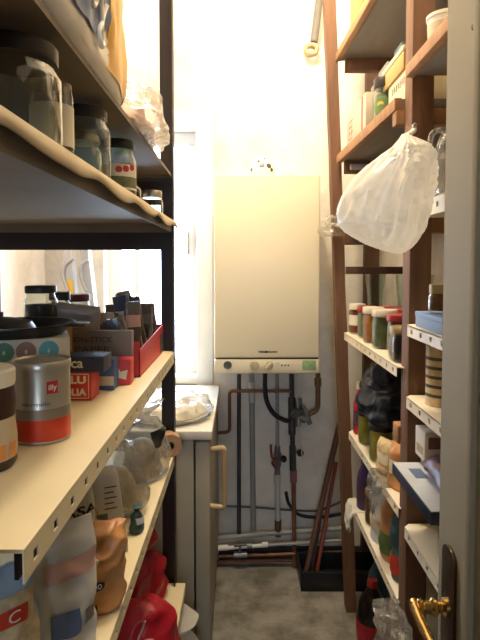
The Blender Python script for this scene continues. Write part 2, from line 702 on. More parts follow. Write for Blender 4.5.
# ================================================================== the room
YW = 2.45          # back wall
XL, XR = -.90, .70
CZ = 2.9
WX0, WX1, WZ0, WZ1 = -.63, -.20, .88, 2.03      # window opening

b = B()
b.box(XL, WX0, YW, YW + .28, 0, CZ)
b.box(WX1, XR, YW, YW + .28, 0, CZ)
b.box(WX0, WX1, YW, YW + .28, 0, WZ0)
b.box(WX0, WX1, YW, YW + .28, WZ1, CZ)
struct(b.build('wall_back', M['wall']))
struct(B().box(XL - .12, XL, -.14, YW + .28, 0, CZ).build('wall_left', M['wall_side']))
struct(B().box(XR, XR + .12, -.14, YW + .28, 0, CZ).build('wall_right', M['wall']))
b = B()
b.box(-1.4, -.50, -.14, -.04, 0, CZ)
b.box(.34, 1.4, -.14, -.04, 0, CZ)
b.box(-.50, .34, -.14, -.04, 2.08, CZ)
struct(b.build('wall_front', M['wall']))
struct(B().box(-1.5, 1.5, -1.8, YW + .3, -.1, 0).build('floor', M['floor']))
struct(B().box(-1.5, 1.5, -1.8, YW + .3, CZ, CZ + .1).build('ceiling', M['ceil']))
HX0, HX1, HZ0, HZ1 = -.32, .18, 1.15, 1.90      # added window behind the camera, unseen, lets in cool fill light
b = B()
b.box(-1.5, -1.4, -1.8, -.04, 0, CZ)
b.box(1.4, 1.5, -1.8, -.04, 0, CZ)
b.box(-1.5, HX0, -1.9, -1.8, 0, CZ)
b.box(HX1, 1.5, -1.9, -1.8, 0, CZ)
b.box(HX0, HX1, -1.9, -1.8, 0, HZ0)
b.box(HX0, HX1, -1.9, -1.8, HZ1, CZ)
struct(b.build('wall_hall', M['hall']))
struct(B().box(-.10, XR, YW - .012, YW, 0, .075, .002).build('baseboard_back', M['plinth']))

# window: white frame, middle mullion, one pane each side, sill, casing
win = struct(T('window_1', 'bright white framed window behind the left shelving', 'window'))
fy0, fy1 = YW + .10, YW + .15
b = B()
for x0, x1, z0, z1 in ((WX0, WX0 + .06, WZ0 + .07, WZ1 - .06), (WX1 - .05, WX1, WZ0 + .07, WZ1 - .06), (WX0, WX1, WZ0, WZ0 + .07), (WX0, WX1, WZ1 - .06, WZ1), (-.505, -.485, WZ0 + .07, WZ1 - .06)):
    b.box(x0, x1, fy0, fy1, z0, z1, .004)
b.build('window_frame', M['white_frame'], win)
for x0, x1 in ((WX0 + .06, -.505), (-.485, WX1 - .05)):
    B().box(x0, x1, YW + .122, YW + .126, WZ0 + .07, WZ1 - .06).build('pane', M['pane'], win)
B().box(WX0, WX1, YW - .02, YW + .10, WZ0 - .03, WZ0 + .002, .004).build('window_sill', M['white'], win)
B().box(-.252, -.244, fy0 - .03, fy0, 1.45, 1.56, .002).build('window_handle', M['lidsilver'], win)
b = B()
b.box(WX1, WX1 + .075, YW - .014, YW, WZ0 - .05, WZ1 + .07, .004)
b.box(WX0 - .06, WX1, YW - .014, YW, WZ1, WZ1 + .07, .004)
struct(b.build('trim_1', M['white_frame']))

fill_win = struct(T('fill_window', 'added unseen window behind the camera letting in cool fill daylight', 'window'))
b = B()
for x0, x1, z0, z1 in ((HX0, HX0 + .05, HZ0 + .05, HZ1 - .05), (HX1 - .05, HX1, HZ0 + .05, HZ1 - .05), (HX0, HX1, HZ0, HZ0 + .05), (HX0, HX1, HZ1 - .05, HZ1), (-.09, -.05, HZ0 + .05, HZ1 - .05)):
    b.box(x0, x1, -1.87, -1.83, z0, z1, .004)
b.build('window_frame', M['white_frame'], fill_win)
for x0, x1 in ((HX0 + .05, -.09), (-.05, HX1 - .05)):
    B().box(x0, x1, -1.852, -1.848, HZ0 + .05, HZ1 - .05).build('pane', M['pane'], fill_win)

# open door on the right, hinged beside the camera
door = struct(T('door_1', 'open beige painted door with a brass lever handle', 'door', (.285, 0, 0)))
DY0, DY1 = -.02, .745
b = B()
b.box(0, .04, DY0, DY1, .01, 2.05, .003)
b.build('door_leaf', M['door'], door)
b = B()
for z0, z1 in ((.18, 1.92),):        # raised moulding frames on the stile face
    y0, y1 = .10, .648
    for a in ((y0, y1, z0, z0 + .02), (y0, y1, z1 - .02, z1), (y0, y0 + .02, z0 + .02, z1 - .02), (y1 - .02, y1, z0 + .02, z1 - .02)):
        b.box(-.007, .002, a[0], a[1], a[2], a[3], .003)
b.build('moulding', M['door'], door)
HY, HZ = .700, .936
pts = []
for k in range(13):
    a = PI * k / 12
    pts.append((.021 * math.cos(a), .105 + .016 * math.sin(a)))
for k in range(13):
    a = PI + PI * k / 12
    pts.append((.021 * math.cos(a), -.125 + .016 * math.sin(a)))
mrot = Matrix(((0, 0, -1, 0), (1, 0, 0, HY), (0, 1, 0, HZ - .015), (0, 0, 0, 1)))
B().prism(pts, -.002, .004, mat=Matrix.Translation((0, 0, -.022)) @ mrot, bev=.0012).build('handle_plate', M['bronze'], door)
hd = B()
ax = Matrix(((0, 0, -1, -.003), (1, 0, 0, HY), (0, 1, 0, HZ), (0, 0, 0, 1)))
hd.lathe([(0, 0), (.012, 0), (.012, .006), (.0075, .009), (.0075, .014), (.0115, .017), (.0115, .021), (.008, .024), (.008, .032), (.0105, .035), (.0105, .039), (.007, .042), (.007, .05), (0, .05)], 20, mat=ax)
hd.tube(spline([(-.046, HY + .008, HZ + .001), (-.048, HY - .01, HZ), (-.049, HY - .05, HZ - .002), (-.048, HY - .09, HZ - .001), (-.044, HY - .115, HZ + .002)], 6), [.0072] * 6 + [.0068] * 6 + [.0062] * 6 + [.006] * 7, 14)
hd.build('door_handle', M['brass'], door)
kh = B()
kh.lathe([(0, 0), (.009, 0), (.009, .003), (.006, .004), (0, .004)], 16, mat=Matrix(((0, 0, -1, -.003), (1, 0, 0, HY), (0, 1, 0, HZ - .075), (0, 0, 0, 1))))
kh.build('keyhole', M['brass'], door)
B().lathe([(0, 0), (.004, 0), (.003, .002), (0, .002)], 10, mat=Matrix(((0, 0, -1, 0), (1, 0, 0, .66), (0, 1, 0, 1.69), (0, 0, 0, 1)))).build('nail_head', M['bronze'], door)

# ================================================================== lights
w = bpy.data.worlds.new('world')
bpy.context.scene.world = w
w.use_nodes = True
bg = w.node_tree.nodes['Background']
bg.inputs['Color'].default_value = (.62, .79, 1.0, 1)
bg.inputs['Strength'].default_value = 17.0


def lamp(name, kind, loc, power, col, size=.1, rot=None):
    d = bpy.data.lights.new(name, kind)
    d.energy = power
    d.color = col
    if kind == 'AREA':
        d.shape = 'RECTANGLE' if isinstance(size, tuple) else 'SQUARE'
        d.size = size[0] if isinstance(size, tuple) else size
        if isinstance(size, tuple):
            d.size_y = size[1]
    else:
        d.shadow_soft_size = size
    o = bpy.data.objects.new(name, d)
    C.objects.link(o)
    o.location = loc
    if rot:
        o.rotation_euler = rot
    return o


lamp('ceiling_bulb', 'POINT', (.02, 1.47, 2.68), 44, (1.0, .83, .58), .06)
po = lamp('window_portal', 'AREA', ((WX0 + WX1) / 2, YW + .16, (WZ0 + WZ1) / 2), 1, (1, 1, 1), (WX1 - WX0, WZ1 - WZ0), (-PI / 2, 0, 0))
po.data.cycles.is_portal = True
po = lamp('fill_window_portal', 'AREA', ((HX0 + HX1) / 2, -1.88, (HZ0 + HZ1) / 2), 1, (1, 1, 1), (HX1 - HX0, HZ1 - HZ0), (PI / 2, 0, 0))
po.data.cycles.is_portal = True

# ================================================================== boiler
BX0, BX1, BY0 = -.103, .317, 2.10
bz0, bz1, bzp = .966, 1.757, 1.026
bo = T('wall_boiler', 'cream wall-hung gas boiler with a row of controls along its foot', 'boiler', ((BX0 + BX1) / 2, YW, bz0))
ox, oy, oz = (BX0 + BX1) / 2, YW, bz0
hw = (BX1 - BX0) / 2
dp = YW - BY0
B().box(-hw, hw, -dp, -.002, bzp - oz + .003, bz1 - oz, .008, 0, 3).build('casing', M['boiler'], bo)
pan = B().box(-hw, hw, -dp + .004, -.002, 0, bzp - oz - .002, .005, 0, 2).build('control_panel', M['boiler2'], bo)
B().box(-hw + .004, hw - .004, -dp + .012, -.02, .006, bzp - oz + .005).build('inner_frame', M['dark'], bo)
py_ = -dp + .004
def fx(px):
    return (px - 240) / FPX * BY0 - ox
zc = .034
face = lambda x, z: Matrix(((1, 0, 0, x), (0, 0, -1, py_), (0, 1, 0, z), (0, 0, 0, 1)))
B().lathe([(0, 0), (.0165, 0), (.0165, .003), (.014, .004), (.0125, .0025), (0, .0025)], 28, mat=face(fx(227.5), zc)).build('pressure_gauge', [M['dial']], bo)
for px in (254.5, 269):
    kb = B()
    kb.lathe([(0, 0), (.0185, 0), (.0185, .006), (.0165, .009), (0, .009)], 28, mat=face(fx(px), zc))
    m2 = face(fx(px), zc) @ Matrix.Rotation(.25 if px < 260 else -.75, 4, 'Z')
    kb.box(-.0045, .0045, -.017, .017, .008, .018, .0015, mat=m2)
    kb.build('knob', M['knob'], bo)
B().box(fx(277), fx(279), py_ - .002, py_ + .001, zc + .008, zc + .014, .0005).build('indicator_lamp', M['white'], bo)
b = B()
for px in (281.5, 285, 288):
    b.box(fx(px), fx(px + 1.6), py_ - .0006, py_ + .001, zc - .004, zc + .002)
b.build('printed_marks', M['inkgrey'], bo)
B().box(fx(303), fx(316.5), py_ - .0012, py_ + .001, zc - .019, zc + .019, .0004).build('green_sticker', M['green'], bo)['label'] = 'green printed sticker'
lz = at(268, 352, BY0).z - oz
lx = fx(268)
text('VIESMANN'.replace('ESM', 'ESSM'), .0105, on_front(lx, -dp, lz), M['logo'], bo, 'logo', .076, .0003, .0006)
B().prism([(-.006, 0), (0, -.006), (.006, 0), (0, .006)], 0, .0008, mat=Matrix(((1, 0, 0, lx - .006), (0, 0, -1, -dp), (0, 1, 0, lz), (0, 0, 0, 1)))).build('logo_mark', M['logo'], bo)

# things on top of the boiler
zt = bz1
px0 = at(262, 175, 2.2).x
sp = T('ceramic_pot', 'white ceramic pot with dark spots standing on top of the boiler', 'pot', (px0, 2.2, zt))
B().lathe([(0, 0), (.040, 0), (.050, .012), (.052, .03), (.047, .052), (.036, .068), (.03, .072), (0, .072)], 32).build('pot_body', M['ceramic'], sp)
B().lathe([(0, .071), (.032, .071), (.03, .078), (.016, .088), (.006, .091), (.007, .096), (.004, .1), (0, .1)], 28).build('lid', M['ceramic'], sp)
b = B()
for a, z, r in ((-1.62, .045, .011), (-1.0, .044, .012), (-1.95, .062, .006), (-.75, .028, .009), (-2.6, .03, .009), (.3, .04, .012), (1.4, .03, .012), (-1.28, .074, .0045)):
    rr = .0515 if z < .04 else (.0495 if z < .05 else .043)
    if z > .07:
        rr = .031
    nrm = Vector((math.cos(a), math.sin(a), .35 if z > .04 else 0)).normalized()
    m = nrm.to_track_quat('Z', 'Y').to_matrix().to_4x4()
    m.translation = Vector((rr * math.cos(a), rr * math.sin(a), z)) - nrm * .003
    b.lathe([(0, 0), (r, .0), (r * .8, .004), (0, .005)], 14, mat=m)
b.build('spots', M['dial'], sp)
q = at(253, 172, 2.2)
t = T('small_cup', 'tiny pinkish cup left of the spotted pot on the boiler', 'cup', (at(251.5, 175, 2.24).x, 2.24, zt))
B().lathe([(0, 0), (.011, 0), (.014, .016), (.013, .024), (.011, .024), (.011, .006), (0, .006)], 20).build('cup_body', M['bagpink'], t)
t = tag(B().box(-.014, .014, -.02, .02, 0, .008, .002).build('metal_clip', M['dial'], None, (at(290.5, 175, 2.16).x, 2.16, zt)), 'small flat dark clip lying on the right half of the boiler top', 'clip')

# ================================================================== pipework under the boiler
YP = 2.40


def P(px, py, Y=YP):
    return at(px, py, Y)


def pipe(name, label, pts, r, mat, cat='pipe', rb=.03, group=None):
    o = B().tube(bend(pts, rb), r, 14).build(name, M[mat])
    return tag(o, label, cat, group)


pipe('steel_pipe', 'dark straight vertical pipe leftmost of the full-height pipes under the boiler', [P(239, 374, 2.405), P(239, 536, 2.405)], .0095, 'pipedark')
pipe('copper_pipe', 'thin brown pipe stepping across at the top under the boiler and down on the left', [P(291, 391, 2.372), P(229.5, 391, 2.372), P(229.5, 432, 2.372), P(214, 433, 2.372)], .0075, 'copper', rb=.018)
t = T('plastic_pipe', 'pale grey vertical pipe with a white collar, right of the dark straight pipe', 'pipe', P(253, 536, 2.42))
o = P(253, 536, 2.42)
B().tube([P(251.5, 374, 2.42) - o, P(253.5, 536, 2.42) - o], .0125, 14).build('tube', M['pipegrey'], t)
B().tube([P(251.6, 382, 2.42) - o, P(251.8, 402, 2.42) - o], .016, 14).build('collar', M['pipewhite'], t)
pipe('flexible_hose', 'black rubber hose curving from the boiler into the valve block', spline([P(265, 373, 2.345), P(265, 388, 2.345), P(267, 402, 2.345), P(274, 414, 2.345), P(284, 420, 2.35), P(290, 421, 2.355)], 7), .0105, 'rubber', 'hose', .0)
# pipe with the red lever valve
o = P(278, 536, 2.405)
t = T('valve_pipe', 'pale vertical pipe with a red lever valve and white coupling', 'pipe', o)
B().tube([P(277, 374, 2.405) - o, P(277.5, 452, 2.405) - o], .0085, 14).build('upper_tube', M['pipegrey'], t)
b = B()
b.tube([P(277.3, 446, 2.405) - o, P(277.3, 474, 2.405) - o], [.013, .016][0], 14)
b.tube([P(277.3, 453, 2.405) - o, P(277.3, 466, 2.405) - o], .018, 8)
v = b.build('valve_body', M['steel'], t)
vb = b = B()
lv = P(276.5, 458, 2.378) - o
b.tube(spline([lv, lv + Vector((-.018, -.006, .0)), lv + Vector((-.025, -.008, .03)), lv + Vector((-.026, -.008, .065))], 5), .0055, 10)
b.tube(spline([lv, lv + Vector((-.02, -.006, -.02)), lv + Vector((-.002, -.006, -.045))], 5), .005, 10)
b.build('lever', M['redlever'], t)
kp = P(283.5, 458, 2.40) - o
B().lathe([(0, 0), (.012, 0), (.014, .006), (.014, .02), (.01, .026), (0, .026)], 16, c=kp, mat=Matrix.Rotation(PI / 2, 4, 'X')).build('valve_cap', M['rubber'], t)
B().tube([P(277.3, 474, 2.405) - o, P(277.3, 484, 2.405) - o], .0165, 16).build('coupling', M['pipewhite'], t)
B().tube([P(277.4, 484, 2.405) - o, P(278, 533, 2.405) - o], .0115, 14).build('lower_tube', M['pipewhite'], t)
B().tube([P(278, 520, 2.405) - o, P(278, 536, 2.405) - o], .0155, 14).build('foot_collar', M['brassdull'], t)
# dark pipe with the pink fitting
o = P(293, 560, 2.39)
t = T('riser_pipe', 'dark vertical pipe with a black tap knob and pinkish union, right of the red lever', 'pipe', o)
B().tube([P(291.5, 374, 2.39) - o, P(293, 468, 2.39) - o], .011, 14).build('upper_tube', M['pipedark'], t)
b = B()
b.tube([P(291.8, 398, 2.39) - o, P(292, 434, 2.39) - o], .017, 12)
b.tube([P(292.5, 446, 2.39) - o, P(293, 470, 2.39) - o], .0155, 10)
b.build('valve_body', M['pipedark'], t)
kp = P(300, 452, 2.385) - o
B().lathe([(0, 0), (.010, 0), (.015, .005), (.016, .016), (.012, .022), (0, .022)], 16, c=kp + Vector((0, 0, 0)), mat=Matrix.Rotation(PI / 2, 4, 'X')).build('tap_knob', M['rubber'], t)
B().tube([P(294, 452, 2.39) - o, P(300, 452, 2.39) - o], .006, 10).build('tap_stem', M['steel'], t)
B().tube([P(293.5, 470, 2.39) - o, P(293.7, 482, 2.39) - o], .0155, 8).build('union', M['pinkfit'], t)
B().tube([P(293.7, 482, 2.39) - o, P(294.5, 566, 2.39) - o], .0105, 14).build('lower_tube', M['copper'], t)
# filling valve cluster on the right
o = P(306, 410, 2.36)
t = T('filling_valve', 'tarnished brass filling valve block with an elbow up into the boiler', 'valve', o)
b = B()
b.tube(bend([P(318, 373, 2.36) - o, P(318, 411, 2.36) - o, P(302, 416, 2.36) - o], .03), .011, 14)
b.build('elbow', M['brassdull'], t)
B().tube([P(318, 378, 2.36) - o, P(318, 386, 2.36) - o], .0155, 8).build('union', M['brassdull'], t)
b = B()
b.tube([P(292, 412, 2.36) - o, P(306, 419, 2.36) - o], .021, 14)
b.tube([P(299, 398, 2.36) - o, P(298, 426, 2.36) - o], .013, 12)
b.tube([P(303, 406, 2.35) - o, P(310, 424, 2.35) - o], .012, 10)
b.build('valve_body', M['steel'], t)
kp = P(297, 412, 2.34) - o
B().lathe([(0, 0), (.017, 0), (.02, .004), (.02, .012), (.014, .018), (0, .018)], 14, c=kp, mat=Matrix.Rotation(PI / 2, 4, 'X')).build('hand_wheel', M['dial'], t)
pipe('thin_cable', 'thin white sensor cable slanting down from the boiler past the valves', spline([P(296, 374, 2.33), P(297, 400, 2.33), P(299, 425, 2.335), P(302.5, 460, 2.35)], 6), .0024, 'pipewhite', 'cable', 0)
# pipes running along the foot of the wall
pipe('wall_pipe', 'thick pale pipe running along the wall, topmost of the level pipes', [P(200, 540, 2.40), P(262, 534, 2.40), P(348, 528, 2.40)], .0115, 'pipegrey', rb=.02)
o = P(250, 547, 2.375)
t = T('white_pipe', 'white plastic pipe with couplings low along the back wall', 'pipe', o)
B().tube([P(200, 550, 2.375) - o, P(262, 545.5, 2.375) - o], .0085, 12).build('tube', M['white'], t)
for a, c in ((214, 228), (247, 252), (262, 268)):
    B().tube([P(a, 549.5 - (a - 200) * .075, 2.375) - o, P(c, 549.5 - (c - 200) * .075, 2.375) - o], .0125, 12).build('coupling', M['steel'] if a == 247 else M['white'], t)
B().tube([P(262, 545.5, 2.375) - o, P(348, 540, 2.375) - o], .0065, 12).build('narrow_tube', M['pipegrey'], t)
pipe('floor_pipe', 'brown copper pipe second from the bottom along the back wall', [P(200, 557, 2.385), P(346, 552, 2.385)], .0075, 'copper')
pipe('floor_pipe', 'brown copper pipe lowest along the back wall just above the floor', [P(200, 562, 2.41), P(346, 559, 2.41)], .0085, 'copper')
o = P(243, 553, 2.36)
t = T('stop_valve', 'small dull stop valve on the lower copper pipe', 'valve', o)
b = B()
b.tube([P(234, 555, 2.37) - o, P(247, 554.5, 2.37) - o], .0145, 12)
b.tube([P(240, 552, 2.36) - o, P(240, 546, 2.352) - o], .006, 10)
b.build('valve_body', M['steel'], t)
B().tube([P(234, 546, 2.352) - o, P(247, 544.5, 2.352) - o], .006, 10).build('handle', M['dial'], t)
pipe('wall_cable', 'dark cable sagging along the wall right of the riser pipe', spline([P(286, 492, 2.43), P(289, 504, 2.43), P(300, 515, 2.43), P(322, 517, 2.43), P(350, 512, 2.43)], 7), .0075, 'rubber', 'cable', 0)
pipe('grey_cable', 'thin grey cable looping above the sagging dark cable', spline([P(214, 506, 2.435), P(250, 507, 2.435), P(290, 510, 2.435), P(320, 510, 2.435), P(348, 498, 2.435)], 7), .005, 'dial', 'cable', 0)

# tray with sticks in the corner
q = at(300, 583, 2.22)
t = T('plastic_tray', 'long shallow black tray on the floor in the back right corner', 'tray', (.466, 2.32, 0))
b = B()
x0, x1, y0, y1, hh, th = -.205, .22, -.105, .06, .085, .006
b.box(x0, x1, y0, y1, 0, th)
b.box(x0, x1, y0, y0 + th, 0, hh, .002)
b.box(x0, x1, y1 - th, y1, 0, hh, .002)
b.box(x0, x0 + th, y0, y1, 0, hh, .002)
b.box(x1 - th, x1, y0, y1, 0, hh, .002)
b.build('tray_body', M['blackplastic'], t)
b = B()
b.box(x0 - .006, x1 + .006, y0 - .006, y0 + .004, hh - .006, hh + .004, .002)
b.box(x0 - .006, x0 + .004, y0, y1, hh - .006, hh + .004, .002)
b.build('rim', M['blackplastic'], t)
a, c = at(305, 578, 2.29), at(341, 418, 2.41)
a.z = .022
tag(B().tube([a, c], .0125, 12).build('broom_stick', M['stick']), 'dark brown broom stick leaning in the black tray', 'stick')
a, c = at(317, 558, 2.33), at(336, 462, 2.42)
tag(B().tube([Vector((a.x, a.y, .02)), c], .0095, 12).build('broom_stick', M['stickred']), 'reddish stick leaning behind the dark brown one in the black tray', 'stick')
a, c = at(311, 572, 2.31), at(328, 470, 2.43)
tag(B().tube([Vector((a.x, a.y, .018)), c], .008, 12).build('broom_stick', M['pipedark']), 'thin black stick leaning between two brown sticks in the tray', 'stick')

# grey hose hanging beside the right post, with its knotted end
o = at(315, 20, 2.40)
t = T('hanging_hose', 'grey hose hanging down the wall above the boiler with a knotted beige end', 'hose', o)
B().tube(spline([at(322, -60, 2.41) - o, at(320, -10, 2.40) - o, at(317, 18, 2.40) - o, at(314, 42, 2.40) - o], 8), .017, 14).build('tube', M['hose'], t)
b = B()
kc = at(311, 50, 2.40) - o
for i in range(3):
    a0 = i * 1.3
    b.tube(spline([kc + Vector((.026 * math.cos(a0 + s * .9), .012 * math.sin(s * 1.7 + i), .02 * math.sin(a0 + s * .9))) for s in range(8)], 4), .0095, 10)
b.build('knot', M['rope'], t)

# ================================================================== freezer under the window
FY0, FY1, FX0, FX1 = 1.735, 2.41, -.50, -.10
zf = .85
t = T('under_counter_fridge', 'beige under-counter fridge standing behind the left shelving, door facing right', 'fridge', ((FX0 + FX1) / 2, (FY0 + FY1) / 2, 0))
o = Vector(((FX0 + FX1) / 2, (FY0 + FY1) / 2, 0))
def fb(b, x0, x1, y0, y1, z0, z1, bev=.004):
    return b.box(x0 - o.x, x1 - o.x, y0 - o.y, y1 - o.y, z0, z1, bev)
b = B()
fb(b, FX0, FX1 - .055, FY0 + .01, FY1, .06, zf - .032)
fb(b, FX0 + .02, FX1 - .08, FY0 + .03, FY1 - .02, 0, .065)
b.build('cabinet', M['fridge'], t)
b = B()
fb(b, FX0, FX1 + .008, FY0, FY1, zf - .032, zf, .006)
b.build('worktop', M['fridge_top'], t)
b = B()
fb(b, FX1 - .05, FX1, FY0 + .012, FY1 - .006, .09, zf - .042, .006)
dr = b.build('door', M['fridge'], t)
b = B()
hz1, hz0, hy = at(206, 452, FY0).z, at(206, 513, FY0).z, FY0 + .04
b.tube(bend([(FX1 - .005 - o.x, hy - o.y, hz1 - .006), (FX1 + .046 - o.x, hy - o.y, hz1), (FX1 + .046 - o.x, hy - o.y, hz0), (FX1 - .005 - o.x, hy - o.y, hz0 + .006)], .012), .0095, 12)
b.build('handle', M['fridge_handle'], dr)
# wrapped platter on top
t = T('wrapped_platter', 'platter of food under crumpled clear film on top of the fridge', 'platter', (-.262, 1.92, zf))
B().lathe([(0, 0), (.11, 0), (.15, .012), (.152, .016), (.11, .006), (0, .006)], 36).build('plate', M['pipewhite'], t)
pf = Pouch(.25, .25, .05, 'lump', 2.2, .03, 1.3, 4, .3)
pf.mesh('food', M['food'], t).location = (0, 0, .008)
pf = Pouch(.30, .31, .075, 'lump', 2.3, .03, 1.3, 9, .7)
pf.mesh('clear_film', M['film'], t).location = (0, 0, .004)
pq = Pouch(.20, .2, .14, 'lump', 2.3, .04, 1.2, 14, .6)
t = T('bread_bag', 'crumpled clear bag of pale bread on the fridge behind the shelving post', 'bag', (-.40, 2.17, zf))
pq.mesh('bag_film', M['film'], t)
Pouch(.17, .15, .11, 'lump', 2.3, .03, 1.2, 24, .3).mesh('bread', M['food'], t).location = (0, 0, .003)

# step ladder leaning by the left wall
t = T('step_ladder', 'folded aluminium step ladder leaning by the window', 'ladder', (-.625, 2.34, 0))
b0, t0 = Vector((0, 0, 0)), Vector((-.155, 0, 1.75))
for dy in (0,):
    for dx, nm in ((0, 'front_rail'), (.092, 'rear_rail')):
        B().bar(b0 + Vector((dx, 0, 0)), t0 + Vector((dx * .78, 0, 0)), .036, .05).build(nm, M['alu'], t)
for k in range(6):
    f = .12 + k * .145
    p = b0.lerp(t0, f)
    B().box(p.x + .016, p.x + .062, -.018, .018, p.z - .01, p.z + .01, .003).build('rung', M['alu'], t)
p = b0.lerp(t0, at(83, 290, 2.31).z / 1.75)
B().box(-.012, .012, -.0275, -.0255, -.045, .045, .0008).build('warning_label', M['yellow'], t, p, (0, -.088, 0))['label'] = 'yellow warning label'
b = B()
pc = b0.lerp(t0, .80)
b.tube(spline([pc + Vector((-.004, -.03, -.11)), pc + Vector((-.02, -.032, -.05)), pc + Vector((-.012, -.032, .0)), pc + Vector((.025, -.03, .028))], 6), .008, 10)
b.tube(spline([pc + Vector((.076, -.03, -.11)), pc + Vector((.056, -.032, -.05)), pc + Vector((.06, -.032, .0)), pc + Vector((.09, -.03, .022))], 6), .007, 10)
b.build('hinge_stay', M['alu'], t)

# ================================================================== left shelving rack
XF, XB, RY0, RY1 = -.205, -.80, .49, 1.665
Z_TOP, Z_UP, Z_MID, Z_LOW, Z_BOT = 1.680, 1.533, 1.130, .810, .382
rack = T('shelving_rack', 'tall dark angle-iron shelving rack with five shelves along the left wall', 'shelving rack', (-.5, 1.05, 0))
o = Vector((-.5, 1.05, 0))


def rb(b, x0, x1, y0, y1, z0, z1, bev=0, mi=0):
    return b.box(x0 - o.x, x1 - o.x, y0 - o.y, y1 - o.y, z0, z1, bev, mi)


for sx, xx in ((1, XF + .0), (-1, XB)):
    for sy, yy in ((1, RY1 + .006), (-1, .395)):
        b = B()
        xa, xb_ = (xx - .044, xx) if sx > 0 else (xx, xx + .044)
        ya, yb = (yy - .004, yy) if sy > 0 else (yy, yy + .004)
        rb(b, xa, xb_, ya, yb, 0, 2.45)
        xc = (xx - .004, xx) if sx > 0 else (xx, xx + .004)
        yc = (yy - .036, yy) if sy > 0 else (yy, yy + .036)
        rb(b, xc[0], xc[1], yc[0], yc[1], 0, 2.45)
        b.build('post', M['iron'], rack)
for y0, y1 in ((RY1 - .006, RY1 + .001), (.399, .406)):
    for zt_, hh in ((Z_TOP - .002, .092), (Z_UP - .022, .064), (.80, .04), (.36, .04)):
        b = B()
        rb(b, XB + .005, XF - .005, y0, y1, zt_ - hh, zt_)
        b.build('crossbar', M['iron'], rack)


def left_shelf(zt_, mat, lip, holes, y0=.41, y1=1.655, xf=XF - .006):
    b = B()
    rb(b, XB + .005, xf, y0, y1, zt_ - .004, zt_)
    if holes:
        t = B()
        slotted(t, xf - o.x, .002, y0 - o.y, y1 - o.y, zt_ - lip, zt_ - .0035, .058)
        b.bm.free() if False else None
        me = bpy.data.meshes.new('x')
        t.bm.to_mesh(me)
        t.bm.free()
        b.bm.from_mesh(me)
        bpy.data.meshes.remove(me)
    else:
        rb(b, xf - .002, xf, y0, y1, zt_ - lip, zt_ - .003)
    rb(b, XB + .005, XB + .007, y0, y1, zt_ - lip, zt_ - .003)
    rb(b, XB + .005, xf, y1 - .002, y1, zt_ - lip, zt_ - .003)
    b.build('shelf', M[mat], rack)


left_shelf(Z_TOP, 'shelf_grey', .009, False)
for z_, y_ in ((Z_MID, .497), (Z_LOW, .415)):  # dark strips added behind the pierced lips so the slots look shaded
    b = B()
    rb(b, XF - .012, XF - .008, y_, 1.65, z_ - .033, z_ - .006)
    b.build('slot_shade_strip', M['iron'], rack)
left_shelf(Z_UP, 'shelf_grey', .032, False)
left_shelf(Z_MID, 'shelf_cream', .034, True, .492, xf=XF)
left_shelf(Z_LOW, 'shelf_cream', .034, True, xf=XF)
left_shelf(Z_BOT, 'shelf_cream', .030, False, xf=-.175)

# paper liner folded over the edge of the upper shelf
b = B()
def liner(u, v):
    y = .412 + u * 1.255
    wob = .004 * math.sin(y * 23) + .005 * mnoise.noise(Vector((y * 9, 3, 0)))
    if v < .5:
        x = XB + .06 + (XF + .004 - XB - .06) * v / .5
        return Vector((x, y, Z_UP + .0015 + (.001 if v > .02 else 0)))
    k = (v - .5) / .5
    return Vector((XF + .0045 + .006 * math.sin(k * 2.2) + wob * .5 * k, y, Z_UP + .0015 - k * (.023 + wob * 1.5)))
b.grid(liner, 90, 24)
lo = b.build('shelf_liner', M['paper'])
md = lo.modifiers.new('thickness', 'SOLIDIFY')
md.thickness = .0008
tag(lo, 'tan wrapping paper lining the upper left shelf and folded over its edge', 'shelf liner')

# ---------------------------------------------------------------- top shelf
t = T('plastic_sack', 'big printed sack with orange and yellow picture on the topmost left shelf', 'bag', (-.285, .775, Z_TOP + .001), PI / 2)
pc = Pouch(.50, .17, .40, 'seam', 3.2, .020, .7, 3, .5)
pc.mesh('sack', M['bagprint'], t)
pc.patch('picture', .03, .20, .014, .33, M['bagyellow'], t, .0018, 24, 24)
pc.patch('white_panel', .20, .232, .014, .33, M['bagprint'], t, .0026, 6, 20)
pc.patch('logo_panel', -.21, .03, .030, .14, M['printblue'], t, .0034, 24, 16, 1)
def squig(pts, r):
    b = B()
    path = []
    for x, z in [(v.x, v.y) for v in spline([Vector((x, z, 0)) for x, z in pts], 6)]:
        q = pc.front(x, z)
        path.append(Vector((q.x, q.y - .0045, q.z)))
    b.tube(path, r, 8)
    return b
squig([(u_ * 1.25 - .02, w_ - .13) for u_, w_ in ((-.13, .24), (-.12, .19), (-.10, .19), (-.09, .225), (-.085, .19), (-.06, .20), (-.05, .23), (-.04, .195), (-.02, .20), (-.01, .225), (.0, .20), (.012, .17), (.0, .155), (-.01, .17), (.012, .20), (.025, .225))], .004).build('script_logo', M['white'], t)
t = T('film_bag', 'crumpled see-through bag at the far end of the topmost left shelf', 'bag', (-.265, 1.25, Z_TOP + .001), PI / 2 + .1)
Pouch(.38, .16, .125, 'lump', 2.4, .045, 1.2, 8, .6).mesh('bag_film', M['film'], t)
Pouch(.34, .11, .07, 'lump', 2.4, .03, 1.2, 18, .5).mesh('bag_contents', M['bagpink'], t).location = (0, 0, .004)

